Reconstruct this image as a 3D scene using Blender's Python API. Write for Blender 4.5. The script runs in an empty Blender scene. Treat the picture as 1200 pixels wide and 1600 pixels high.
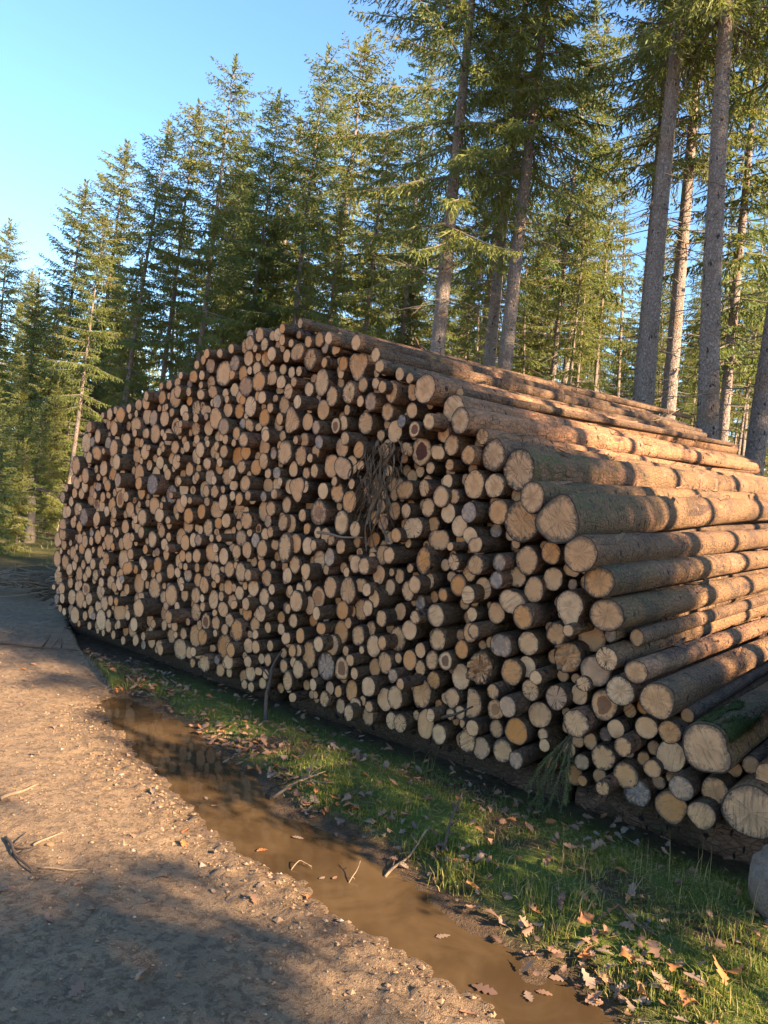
import bpy, math, random
import numpy as np
R=math.radians
rng=np.random.default_rng(11); random.seed(11)
sc=bpy.context.scene; col=sc.collection

# ------------------------------------------------------------------ camera, sky, sun, exposure
FPX=1209.0; CAMH=1.75; PITCH=R(-1.47); ROLL=R(5.0)
SUN_AZ=R(126); SUN_EL=R(26)
cF=np.array([0,math.cos(PITCH),math.sin(PITCH)]); _r0=np.array([1.,0,0]); _u0=np.array([0,-math.sin(PITCH),math.cos(PITCH)])
cR=math.cos(ROLL)*_r0+math.sin(ROLL)*_u0; cU=-math.sin(ROLL)*_r0+math.cos(ROLL)*_u0; cC=np.array([0,0,CAMH])
from mathutils import Matrix, Vector
cd=bpy.data.cameras.new('camera'); cam=bpy.data.objects.new('camera',cd); col.objects.link(cam)
cd.sensor_fit='VERTICAL'; cd.sensor_height=24.0; cd.lens=24.0*FPX/1600.0; cd.clip_start=.05; cd.clip_end=2000
cam.matrix_world=Matrix(((cR[0],cU[0],-cF[0],0),(cR[1],cU[1],-cF[1],0),(cR[2],cU[2],-cF[2],CAMH),(0,0,0,1)))
sc.camera=cam
w=bpy.data.worlds.new('World'); sc.world=w; w.use_nodes=True
nt=w.node_tree; bg=nt.nodes['Background']; sky=nt.nodes.new('ShaderNodeTexSky'); sky.sky_type='NISHITA'
sky.sun_disc=False; sky.sun_elevation=SUN_EL; sky.sun_rotation=SUN_AZ; sky.air_density=1.25; sky.dust_density=.2; sky.ozone_density=6.0
nt.links.new(sky.outputs[0],bg.inputs[0]); bg.inputs[1].default_value=0.076
sl=bpy.data.lights.new('sun','SUN'); sl.energy=5.0; sl.angle=R(.5); sl.color=(1.0,.77,.52)
so=bpy.data.objects.new('sun',sl); col.objects.link(so)
sd=Vector((math.sin(SUN_AZ)*math.cos(SUN_EL),math.cos(SUN_AZ)*math.cos(SUN_EL),math.sin(SUN_EL)))
so.rotation_euler=sd.to_track_quat('Z','Y').to_euler(); so.location=sd*60
vs=sc.view_settings; vs.view_transform='Standard'; vs.look='None'; vs.gamma=1; vs.use_curve_mapping=False; vs.exposure=2.45
sc.cycles.max_bounces=6; sc.cycles.transparent_max_bounces=4; sc.cycles.use_denoising=True

# ------------------------------------------------------------------ helpers
def ray(x,y): return cF+cR*(x-600)/FPX-cU*(y-800)/FPX
def ground_at(x,y,z=0.):
    d=ray(x,y); return cC+d*(z-CAMH)/d[2]
def at_depth(x,y,Y):
    d=ray(x,y); return cC+d*Y/d[1]
def proj(P):
    q=np.asarray(P,float)-cC; z=q@cF; return 600+FPX*(q@cR)/z, 800-FPX*(q@cU)/z, z
def tag(o,label=None,cat=None,group=None,kind=None):
    if label: o['label']=label
    if cat: o['category']=cat
    if group: o['group']=group
    if kind: o['kind']=kind
    return o
def empty(name,loc,rot=(0,0,0)):
    o=bpy.data.objects.new(name,None); col.objects.link(o); o.location=loc; o.rotation_euler=rot; o.empty_display_size=.1
    return o
def mesh(name,V,quads=None,tris=None,mats=(),midx=None,attrs=None,smooth=True):
    """one mesh datablock from numpy arrays"""
    me=bpy.data.meshes.new(name); V=np.asarray(V,np.float32).reshape(-1,3)
    q=np.zeros((0,4),np.int32) if quads is None or len(quads)==0 else np.asarray(quads,np.int32)
    t=np.zeros((0,3),np.int32) if tris is None or len(tris)==0 else np.asarray(tris,np.int32)
    me.vertices.add(len(V)); me.vertices.foreach_set('co',V.ravel())
    nl=q.size+t.size; me.loops.add(nl); me.loops.foreach_set('vertex_index',np.concatenate([q.ravel(),t.ravel()]))
    npoly=len(q)+len(t); me.polygons.add(npoly)
    st=np.concatenate([np.arange(len(q))*4,q.size+np.arange(len(t))*3]).astype(np.int32)
    me.polygons.foreach_set('loop_start',st)
    if midx is not None: me.polygons.foreach_set('material_index',np.asarray(midx,np.int32))
    me.polygons.foreach_set('use_smooth',np.full(npoly,smooth,bool))
    for k,a in (attrs or {}).items():
        a=np.asarray(a,np.float32)
        if a.ndim==1:
            at=me.attributes.new(k,'FLOAT','POINT'); at.data.foreach_set('value',a)
        else:
            at=me.attributes.new(k,'FLOAT_VECTOR','POINT'); at.data.foreach_set('vector',a.ravel())
    for m in mats: me.materials.append(m)
    me.update(calc_edges=True); me.validate()
    return me
def obj(name,me,parent=None,loc=None,rot=None):
    o=bpy.data.objects.new(name,me); col.objects.link(o)
    if parent is not None: o.parent=parent
    if loc is not None: o.location=loc
    if rot is not None: o.rotation_euler=rot
    return o
class Acc:
    """collects pieces into one mesh"""
    def __init__(s): s.V=[];s.Q=[];s.T=[];s.mq=[];s.mt=[];s.A={};s.n=0
    def add(s,V,Q=None,T=None,m=0,**at):
        V=np.asarray(V,float).reshape(-1,3); s.V.append(V)
        if Q is not None and len(Q): s.Q.append(np.asarray(Q)+s.n); s.mq.append(np.full(len(Q),m))
        if T is not None and len(T): s.T.append(np.asarray(T)+s.n); s.mt.append(np.full(len(T),m))
        for k,a in at.items():
            a=np.asarray(a,float)
            if a.ndim==0: a=np.full(len(V),float(a))
            elif a.ndim==1 and len(a)==3 and len(V)!=3: a=np.tile(a,(len(V),1))
            s.A.setdefault(k,[]).append(a)
        s.n+=len(V)
    def mesh(s,name,mats,smooth=True):
        V=np.concatenate(s.V); Q=np.concatenate(s.Q) if s.Q else None; T=np.concatenate(s.T) if s.T else None
        mi=np.concatenate(s.mq+s.mt)
        return mesh(name,V,Q,T,mats,mi,{k:np.concatenate(a) for k,a in s.A.items()},smooth)
def tube(pts,rad,ns=6,cap=True):
    pts=np.asarray(pts,float); n=len(pts); rad=np.broadcast_to(np.asarray(rad,float),(n,))
    d=np.gradient(pts,axis=0); d/=np.linalg.norm(d,axis=1)[:,None]+1e-9
    up=np.array([0,0,1.]) if abs(d[:,2]).mean()<.8 else np.array([1.,0,0])
    a=np.cross(d,up); a/=np.linalg.norm(a,axis=1)[:,None]+1e-9; b=np.cross(d,a)
    th=np.linspace(0,2*np.pi,ns,endpoint=False)
    V=(pts[:,None]+rad[:,None,None]*(np.cos(th)[None,:,None]*a[:,None]+np.sin(th)[None,:,None]*b[:,None])).reshape(-1,3)
    i=np.arange(n-1)[:,None]*ns; j=np.arange(ns)[None]; k=(j+1)%ns
    Q=np.stack([i+j,i+k,i+ns+k,i+ns+j],-1).reshape(-1,4)
    T=None
    if cap:
        V=np.concatenate([V,pts[:1],pts[-1:]]); j=np.arange(ns); k=(j+1)%ns; c0=n*ns
        T=np.concatenate([np.stack([k,j,np.full(ns,c0)],-1),np.stack([(n-1)*ns+j,(n-1)*ns+k,np.full(ns,c0+1)],-1)])
    return V,Q,T
def _h(i,j,s):
    v=np.sin(i*127.1+j*311.7+s*74.7)*43758.5453; return v-np.floor(v)
def vnoise(x,y,f,s=0):
    x=np.asarray(x)*f+1000; y=np.asarray(y)*f+1000; i=np.floor(x); j=np.floor(y); u=x-i; v=y-j; u=u*u*(3-2*u); v=v*v*(3-2*v)
    return (_h(i,j,s)*(1-u)+_h(i+1,j,s)*u)*(1-v)+(_h(i,j+1,s)*(1-u)+_h(i+1,j+1,s)*u)*v
def sstep(a,b,x): t=np.clip((x-a)/(b-a),0,1); return t*t*(3-2*t)

# ------------------------------------------------------------------ material builder
class NB:
    def __init__(s,name):
        s.m=bpy.data.materials.new(name); s.m.use_nodes=True; s.nt=s.m.node_tree; s.nt.nodes.clear()
        s.out=s.nt.nodes.new('ShaderNodeOutputMaterial')
    def n(s,typ,ins=None,**props):
        nd=s.nt.nodes.new('ShaderNode'+typ)
        for k,v in props.items(): setattr(nd,k,v)
        for k,v in (ins or {}).items():
            sk=nd.inputs[k]
            if isinstance(v,bpy.types.NodeSocket): s.nt.links.new(v,sk)
            else:
                if isinstance(v,(tuple,list)) and len(v)==3 and sk.type=='RGBA': v=(*v,1)
                sk.default_value=v
        return nd
    def attr(s,name): return s.n('Attribute',attribute_name=name)
    def math(s,op,a,b=0.,c=None,clamp=False):
        ins={0:a,1:b}
        if c is not None: ins[2]=c
        return s.n('Math',ins,operation=op,use_clamp=clamp).outputs[0]
    def mix(s,f,a,b,blend='MIX'):
        nd=s.n('Mix',data_type='RGBA',blend_type=blend); 
        for idx,v in ((0,f),(6,a),(7,b)):
            if isinstance(v,bpy.types.NodeSocket): s.nt.links.new(v,nd.inputs[idx])
            else: nd.inputs[idx].default_value=(*v,1) if isinstance(v,(tuple,list)) else v
        return nd.outputs[2]
    def noise(s,vec,scale,detail=4,rough=.55,dist=0.):
        ins={'Scale':scale,'Detail':detail,'Roughness':rough,'Distortion':dist}
        if vec is not None: ins['Vector']=vec
        return s.n('TexNoise',ins).outputs[0]
    def ramp(s,f,a,b,smooth=True):
        return s.n('MapRange',{0:f,1:a,2:b,3:0.,4:1.},interpolation_type='SMOOTHSTEP' if smooth else 'LINEAR').outputs[0]
    def scale(s,vec,v): return s.n('VectorMath',{0:vec,1:v},operation='MULTIPLY').outputs[0]
    def bump(s,h,strength=.5,dist=.01,normal=None):
        ins={'Height':h,'Strength':strength,'Distance':dist}
        if normal is not None: ins['Normal']=normal
        return s.n('Bump',ins).outputs[0]
    def bsdf(s,color,rough=.8,normal=None,spec=.3,**kw):
        ins={'Base Color':color,'Roughness':rough,'Specular IOR Level':spec}
        if normal is not None: ins['Normal']=normal
        ins.update(kw)
        return s.n('BsdfPrincipled',ins)
    def done(s,shader):
        s.nt.links.new(shader if isinstance(shader,bpy.types.NodeSocket) else shader.outputs[0],s.out.inputs[0]); return s.m

def mat_cut_wood():
    b=NB('cut_wood'); cp=b.attr('cp').outputs['Vector']; rv=b.n('SeparateXYZ',{0:b.attr('rv').outputs['Vector']}); ft=b.n('SeparateXYZ',{0:b.attr('ft').outputs['Vector']}); fu=b.n('SeparateXYZ',{0:b.attr('fu').outputs['Vector']})
    rr=b.attr('rr').outputs['Fac']; r1,r2,r3=rv.outputs; rot,grey,orange=ft.outputs; saw,crack,ringd=fu.outputs
    off=b.n('VectorMath',{0:cp,1:b.scale(b.attr('rv').outputs['Vector'],(37.,61.,17.))},operation='ADD').outputs[0]
    n1=b.noise(off,9,4,.6); n2=b.noise(off,38,4,.65); n3=b.noise(off,150,3,.6)
    c=b.mix(r1,(.68,.335,.150),(.79,.465,.245))
    c=b.mix(b.math('MULTIPLY',r2,.55),c,(.56,.26,.10))
    c=b.mix(orange,c,(.64,.24,.06))
    c=b.mix(b.math('MULTIPLY',b.ramp(n1,.35,.75),.45),c,(.44,.22,.10))
    # growth rings
    cr=b.n('VectorMath',{0:cp},operation='LENGTH').outputs[0]
    ring=b.math('SINE',b.math('ADD',b.math('MULTIPLY',cr,900.),b.math('MULTIPLY',n1,14.)))
    c=b.mix(b.math('MULTIPLY',b.ramp(ring,.2,1.),.22),c,(.27,.15,.075))
    # saw grooves at an angle of their own
    ang=b.math('MULTIPLY',r3,3.14)
    sp=b.n('SeparateXYZ',{0:cp})
    u=b.math('ADD',b.math('MULTIPLY',sp.outputs[1],b.math('COSINE',ang)),b.math('MULTIPLY',sp.outputs[2],b.math('SINE',ang)))
    v_=b.math('SUBTRACT',b.math('MULTIPLY',sp.outputs[2],b.math('COSINE',ang)),b.math('MULTIPLY',sp.outputs[1],b.math('SINE',ang)))
    sw=b.noise(b.n('CombineXYZ',{0:b.math('ADD',b.math('MULTIPLY',u,95.),b.math('MULTIPLY',n1,3.)),1:b.math('MULTIPLY',v_,9.),2:b.math('MULTIPLY',r1,70.)}).outputs[0],1.,3,.6)
    sawm=b.math('MULTIPLY',b.ramp(sw,.50,.66),b.math('ADD',b.math('MULTIPLY',saw,.55),.13))
    c=b.mix(sawm,c,(.20,.12,.07))
    # heart
    c=b.mix(b.math('MULTIPLY',b.ramp(b.math('ADD',rr,b.math('MULTIPLY',n1,.35)),.75,.45),b.math('MULTIPLY',r3,.35)),c,(.40,.20,.09))
    rm=b.math('MULTIPLY',b.ramp(b.math('ADD',rr,b.math('MULTIPLY',n1,.9)),1.08,.98),rot)
    c=b.mix(rm,c,b.mix(n2,(.06,.02,.015),(.17,.06,.035)))
    # grey weathering and dirt from the rim inwards
    c=b.mix(b.math('MULTIPLY',grey,b.ramp(n2,.2,.6)),c,(.17,.155,.15))
    dirt=b.math('MULTIPLY',b.ramp(b.math('ADD',b.math('MULTIPLY',rr,.8),n2),1.02,1.36),b.math('ADD',b.math('MULTIPLY',r2,.9),.25))
    c=b.mix(dirt,c,(.085,.06,.047)); mot=b.math('MULTIPLY',b.ramp(b.math('ADD',b.math('MULTIPLY',rr,.45),b.noise(off,62,3,.7)),.93,1.0),b.math('ADD',b.math('MULTIPLY',r3,.75),.15)); c=b.mix(mot,c,(.075,.062,.055))
    rim2=b.math('MULTIPLY',b.ramp(b.math('ADD',b.math('MULTIPLY',rr,.9),b.math('MULTIPLY',n1,.9)),1.12,1.36),ringd)
    c=b.mix(b.math('MULTIPLY',rim2,.85),c,(.13,.085,.052))
    # radial cracks
    dn=b.n('VectorMath',{0:cp},operation='NORMALIZE').outputs[0]
    dno=b.n('VectorMath',{0:dn,1:b.scale(b.attr('rv').outputs['Vector'],(9.,23.,31.))},operation='ADD').outputs[0]
    cn=b.noise(dno,2.4,2,.5)
    ck=b.math('MULTIPLY',b.ramp(b.math('ABSOLUTE',b.math('SUBTRACT',cn,.5)),.022,.006),b.math('MULTIPLY',b.ramp(b.math('ADD',rr,n2),.45,.7),b.math('ADD',b.math('MULTIPLY',crack,.95),b.math('MULTIPLY',b.ramp(r2,.75,.95),.35))))
    c=b.mix(ck,c,(.045,.03,.022))
    c=b.mix(b.math('MULTIPLY',b.ramp(n3,.62,.75),.45),c,(.16,.10,.06))
    # bark edge
    be=b.ramp(b.math('ADD',rr,b.math('MULTIPLY',n2,.06)),.955,.985)
    c=b.mix(be,c,(.055,.035,.026))
    hgt=b.math('SUBTRACT',b.math('ADD',b.math('MULTIPLY',n2,1.2),b.math('MULTIPLY',n3,.5)),b.math('ADD',b.math('MULTIPLY',ck,2.5),b.math('MULTIPLY',sawm,1.2)))
    return b.done(b.bsdf(c,.82,b.bump(hgt,.55,.004),.2))

def mat_log_bark(name='log_bark'):
    b=NB(name); cp=b.attr('cp').outputs['Vector']; rvv=b.attr('rv').outputs['Vector']; r1,r2,r3=b.n('SeparateXYZ',{0:rvv}).outputs; gx=b.attr('gx').outputs['Fac']
    off=b.n('VectorMath',{0:cp,1:b.scale(rvv,(37.,11.,23.))},operation='ADD').outputs[0]
    st=b.scale(off,(.55,1.,1.)); st2=b.scale(off,(.18,1.,1.))
    big=b.noise(off,2.6,5,.6,.4); mid=b.noise(st,16,5,.65,.3); fine=b.noise(st,70,4,.65)
    vo=b.n('TexVoronoi',{'Vector':b.n('VectorMath',{0:st,1:b.scale(b.n('CombineXYZ',{0:mid,1:mid,2:mid}).outputs[0],(.03,.03,.03))},operation='ADD').outputs[0],'Scale':34.},feature='DISTANCE_TO_EDGE').outputs[0]
    c=b.mix(r1,(.105,.062,.036),(.165,.098,.052))
    c=b.mix(b.ramp(mid,.35,.7),c,(.070,.040,.025))
    c=b.mix(b.math('MULTIPLY',b.ramp(big,.34,.54),b.math('ADD',b.math('MULTIPLY',r3,.95),.0)),c,(.205,.108,.048))      # smoother tan bark, raised on outer logs to look sunlit
    red=b.ramp(b.math('ADD',b.noise(off,3.3,4,.6,.8),b.math('MULTIPLY',r2,.22)),.70,.78)
    c=b.mix(red,c,b.mix(fine,(.16,.07,.04),(.33,.17,.095)))                 # bark scraped off
    c=b.mix(b.math('MULTIPLY',gx,b.ramp(mid,.3,.6)),c,(.40,.19,.095))
    c=b.mix(b.math('MULTIPLY',b.ramp(b.noise(st2,7,3,.6),.60,.68),.75),c,(.05,.028,.021))   # long dark bruises
    kn=b.n('TexVoronoi',{'Vector':b.scale(off,(1.,1.,1.)),'Scale':8.}).outputs[0]
    c=b.mix(b.ramp(b.math('ADD',kn,b.math('MULTIPLY',fine,.12)),.26,.18),c,(.035,.02,.016))  # knots and gouges
    c=b.mix(b.math('MULTIPLY',b.ramp(vo,.07,.0),.45),c,(.045,.028,.02))
    dv=b.n('TexVoronoi',{'Vector':b.scale(off,(34.,11.,11.)),'Scale':1.,'Randomness':.9}); dash=b.math('MULTIPLY',b.ramp(dv.outputs['Distance'],.27,.17),b.ramp(b.math('ADD',b.noise(off,2.1,2),b.math('MULTIPLY',b.n('SeparateXYZ',{0:dv.outputs['Color']}).outputs[0],.35)),.66,.74))
    c=b.mix(dash,c,(.04,.022,.016))
    pl=b.noise(b.scale(off,(.5,1.3,1.3)),12,6,.7,.6); plm=b.math('MULTIPLY',b.ramp(pl,.60,.625),b.math('ADD',b.math('MULTIPLY',r3,.6),.15)); c=b.mix(plm,c,b.mix(fine,(.20,.095,.04),(.36,.215,.105)))
    c=b.mix(b.math('MULTIPLY',b.ramp(b.noise(off,5.,4,.6),.62,.72),.4),c,(.10,.115,.045))     # algae
    c=b.mix(b.math('MULTIPLY',b.ramp(fine,.62,.75),.35),c,(.27,.20,.13))
    mo=b.attr('mo').outputs['Fac']; c=b.mix(b.math('MULTIPLY',mo,b.ramp(b.math('ADD',mid,b.math('MULTIPLY',fine,.5)),.62,.84)),c,b.mix(fine,(.045,.055,.014),(.12,.125,.035)))
    h=b.math('ADD',b.math('ADD',b.math('MULTIPLY',mid,1.),b.math('MULTIPLY',fine,.5)),b.math('SUBTRACT',b.math('MULTIPLY',b.ramp(vo,0.,.16),.5),b.math('ADD',b.math('MULTIPLY',red,.5),b.math('ADD',b.math('MULTIPLY',plm,.7),b.math('MULTIPLY',dash,.9)))))
    return b.done(b.bsdf(c,.85,b.bump(h,.9,.014),.2))

def mat_trunk():
    b=NB('spruce_trunk_bark'); cp=b.n('TexCoord').outputs['Object']; r=b.n('ObjectInfo').outputs['Random']
    off=b.n('VectorMath',{0:cp,1:b.n('CombineXYZ',{0:b.math('MULTIPLY',r,50.),1:0.,2:0.}).outputs[0]},operation='ADD').outputs[0]
    st=b.scale(off,(1.,1.,.55)); mid=b.noise(st,9,5,.65,.3); fine=b.noise(st,36,4,.65)
    vo=b.n('TexVoronoi',{'Vector':b.n('VectorMath',{0:st,1:b.scale(b.n('TexNoise',{'Vector':st,'Scale':12.,'Detail':3.}).outputs[1],(.09,.09,.09))},operation='ADD').outputs[0],'Scale':26.},feature='DISTANCE_TO_EDGE').outputs[0]
    c=b.mix(mid,(.15,.115,.09),(.32,.25,.205))
    c=b.mix(b.math('MULTIPLY',b.ramp(b.noise(off,1.3,3),.5,.7),.6),c,(.24,.135,.07))
    c=b.mix(b.ramp(fine,.58,.68),c,(.30,.29,.28))
    c=b.mix(b.math('MULTIPLY',b.ramp(vo,.09,.0),.35),c,(.06,.045,.04))
    c=b.mix(b.ramp(b.noise(st,14,2,.5),.64,.70),c,(.045,.035,.032)); c=b.mix(b.math('MULTIPLY',b.ramp(b.noise(off,22,3,.7),.58,.64),.6),c,(.36,.33,.31))
    return b.done(b.bsdf(c,.9,b.bump(b.math('ADD',mid,b.math('ADD',b.math('MULTIPLY',fine,.6),b.ramp(vo,0,.15))),.8,.02),.15))
def mat_twigwood():
    b=NB('dead_twig_wood'); n=b.noise(b.n('TexCoord').outputs['Object'],14,3)
    return b.done(b.bsdf(b.mix(n,(.10,.075,.06),(.21,.17,.14)),.9,None,.1))
def mat_needles():
    b=NB('spruce_needles'); rv=b.attr('rv').outputs['Vector']; r1,r2,r3=b.n('SeparateXYZ',{0:rv}).outputs; ob=b.n('ObjectInfo').outputs['Random']
    c=b.mix(r1,(.075,.125,.046),(.155,.200,.058))
    c=b.mix(b.math('MULTIPLY',b.ramp(r2,.55,1.),.8),c,(.26,.22,.040))
    c=b.mix(b.math('MULTIPLY',ob,.6),c,(.22,.20,.04))
    c=b.mix(b.ramp(r3,.955,.975),c,(.16,.085,.035))
    d=b.bsdf(c,.6,None,.35); t=b.n('BsdfTranslucent',{0:b.mix(.5,c,(.22,.22,.03))})
    return b.done(b.n('MixShader',{0:.48,1:d.outputs[0],2:t.outputs[0]}))
def mat_grass():
    b=NB('grass_blades'); r1,r2,r3=b.n('SeparateXYZ',{0:b.attr('rv').outputs['Vector']}).outputs
    c=b.mix(r1,(.075,.105,.016),(.19,.20,.035)); c=b.mix(b.ramp(r2,.68,.85),c,(.33,.245,.10))
    d=b.bsdf(c,.55,None,.3); t=b.n('BsdfTranslucent',{0:b.mix(.4,c,(.20,.26,.03))})
    return b.done(b.n('MixShader',{0:.35,1:d.outputs[0],2:t.outputs[0]}))
def mat_leaf():
    b=NB('fallen_oak_leaf'); r1,r2,r3=b.n('SeparateXYZ',{0:b.attr('rv').outputs['Vector']}).outputs; n=b.noise(b.n('TexCoord').outputs['Object'],60,3)
    c=b.mix(r1,(.20,.115,.072),(.34,.185,.10)); c=b.mix(b.ramp(r2,.72,.80),c,(.44,.17,.05)); c=b.mix(b.ramp(r3,.70,.80),c,(.27,.19,.13)); c=b.mix(b.ramp(r1,.25,.0),c,(.12,.07,.05))
    c=b.mix(b.math('MULTIPLY',n,.4),c,(.13,.075,.05))
    d=b.bsdf(c,.55,None,.35); t=b.n('BsdfTranslucent',{0:c})
    return b.done(b.n('MixShader',{0:.2,1:d.outputs[0],2:t.outputs[0]}))
def mat_road():
    b=NB('damp_gravel_track'); p=b.n('TexCoord').outputs['Object']; sdn=b.attr('sd').outputs['Fac']
    big=b.noise(p,.9,4,.6,.3); mid=b.noise(p,7,5,.65); fine=b.noise(p,60,4,.7); vf=b.noise(p,240,2,.6)
    vo=b.n('TexVoronoi',{'Vector':p,'Scale':85.}); vd=vo.outputs['Distance']; vc=vo.outputs['Color']
    c=b.mix(b.ramp(big,.3,.7),(.215,.137,.072),(.275,.180,.100))
    c=b.mix(b.math('MULTIPLY',b.ramp(mid,.4,.7),.5),c,(.155,.095,.055))
    st=b.math('MULTIPLY',b.ramp(vd,.34,.22),b.ramp(b.n('SeparateXYZ',{0:vc}).outputs[0],.62,.7))
    c=b.mix(b.math('MULTIPLY',st,.75),c,b.mix(b.n('SeparateXYZ',{0:vc}).outputs[1],(.16,.105,.07),(.32,.23,.15)))
    c=b.mix(b.math('MULTIPLY',b.ramp(fine,.55,.72),.5),c,(.085,.058,.042))
    wet=b.math('MULTIPLY',b.ramp(sdn,.28,.0),1.)
    wet=b.math('MAXIMUM',wet,b.math('MULTIPLY',b.ramp(b.noise(p,1.7,3),.52,.66),.45))
    c=b.mix(b.math('MULTIPLY',wet,.5),c,(.085,.052,.03))
    cl=b.noise(p,26,5,.72,.4); c=b.mix(b.math('MULTIPLY',b.ramp(cl,.56,.63),.65),c,(.085,.05,.028)); c=b.mix(b.math('MULTIPLY',b.ramp(vf,.60,.70),.5),c,(.36,.25,.15))
    h=b.math('ADD',b.math('ADD',b.math('MULTIPLY',mid,1.5),b.math('SUBTRACT',b.math('MULTIPLY',fine,1.0),b.math('MULTIPLY',b.ramp(cl,.50,.63),.9))),b.math('ADD',b.math('MULTIPLY',st,.6),b.math('MULTIPLY',vf,.4)))
    ro=b.math('SUBTRACT',.85,b.math('MULTIPLY',wet,.38))
    return b.done(b.bsdf(c,ro,b.bump(h,.95,.014),.3))
def mat_floor():
    b=NB('forest_floor'); p=b.n('TexCoord').outputs['Object']; gm=b.attr('gm').outputs['Fac']
    big=b.noise(p,1.6,4,.6,.4); mid=b.noise(p,11,5,.65); fine=b.noise(p,70,4,.7)
    c=b.mix(b.ramp(mid,.35,.65),(.075,.048,.028),(.125,.08,.046)); c=b.mix(b.math('MULTIPLY',b.ramp(fine,.52,.66),.6),c,(.18,.11,.06))
    mossm=b.math('MULTIPLY',gm,b.ramp(b.math('ADD',mid,big),.66,.96))
    c=b.mix(mossm,c,b.mix(fine,(.065,.10,.016),(.16,.19,.035)))
    h=b.math('ADD',b.math('MULTIPLY',mid,1.4),b.math('ADD',fine,b.math('MULTIPLY',b.noise(p,160,3,.7),.6)))
    return b.done(b.bsdf(c,.9,b.bump(h,1.,.03),.15))
def mat_water():
    b=NB('muddy_water'); p=b.n('TexCoord').outputs['Object']; dp=b.attr('dp').outputs['Fac']
    n=b.noise(p,2.2,4,.6,.8); n2=b.noise(p,9,3)
    c=b.mix(b.ramp(n,.35,.68),(.050,.030,.014),(.088,.054,.025))
    c=b.mix(b.math('MULTIPLY',b.ramp(b.noise(p,5,4,.6),.6,.7),.5),c,(.06,.037,.018))
    s=b.bsdf(c,.03,b.bump(n2,.05,.01),.5,IOR=1.333)
    g=b.n('BsdfTransparent',{0:(.62,.50,.36)})
    gl=b.n('BsdfGlossy',{'Roughness':.02,'Color':(1,1,1)})
    fr=b.n('Fresnel',{0:1.333}).outputs[0]
    clear=b.n('MixShader',{0:fr,1:g.outputs[0],2:gl.outputs[0]})
    return b.done(b.n('MixShader',{0:b.ramp(dp,-.004,.001),1:clear.outputs[0],2:s.outputs[0]}))
def mat_rock():
    b=NB('granite_boulder'); p=b.n('TexCoord').outputs['Object']; n=b.ramp(b.noise(p,9,6,.7),.3,.7); f=b.noise(p,70,4,.75)
    c=b.mix(n,(.17,.115,.078),(.30,.215,.155)); c=b.mix(b.ramp(f,.55,.7),c,(.06,.05,.045)); c=b.mix(b.ramp(b.noise(p,14,3),.62,.7),c,(.17,.15,.14))
    return b.done(b.bsdf(c,.85,b.bump(b.math('ADD',n,f),.9,.02),.25))
def mat_stone():
    b=NB('pebbles'); r1,r2,r3=b.n('SeparateXYZ',{0:b.attr('rv').outputs['Vector']}).outputs; f=b.noise(b.n('TexCoord').outputs['Object'],120,3)
    c=b.mix(r1,(.17,.105,.06),(.28,.175,.10)); c=b.mix(b.ramp(r2,.95,.97),c,(.36,.29,.21)); c=b.mix(b.math('MULTIPLY',f,.5),c,(.12,.085,.06))
    return b.done(b.bsdf(c,.85,None,.25))
def mat_stick(name,a,c2):
    b=NB(name); p=b.n('TexCoord').outputs['Object']; n=b.noise(b.scale(p,(1,1,1)),35,4,.65)
    return b.done(b.bsdf(b.mix(n,a,c2),.85,b.bump(n,.5,.004),.2))
def mat_moss():
    b=NB('cushion_moss'); p=b.n('TexCoord').outputs['Object']; n=b.noise(p,90,4,.7)
    return b.done(b.bsdf(b.mix(n,(.022,.034,.010),(.075,.085,.025)),.9,b.bump(n,1.,.01),.1))
M_CUT=mat_cut_wood(); M_BARK=mat_log_bark(); M_TRUNK=mat_trunk(); M_TWIG=mat_twigwood(); M_NEED=mat_needles(); M_GRASS=mat_grass(); M_LEAF=mat_leaf()
M_ROAD=mat_road(); M_FLOOR=mat_floor(); M_WATER=mat_water(); M_ROCK=mat_rock(); M_STONE=mat_stone(); M_MOSS=mat_moss()
M_STICK=mat_stick('bare_stick',(.12,.078,.047),(.27,.185,.115)); M_DARKSTICK=mat_stick('wet_dark_stick',(.05,.032,.024),(.14,.09,.06)); M_FIBRE=mat_stick('torn_bark_fibre',(.08,.05,.03),(.23,.15,.092))
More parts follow.
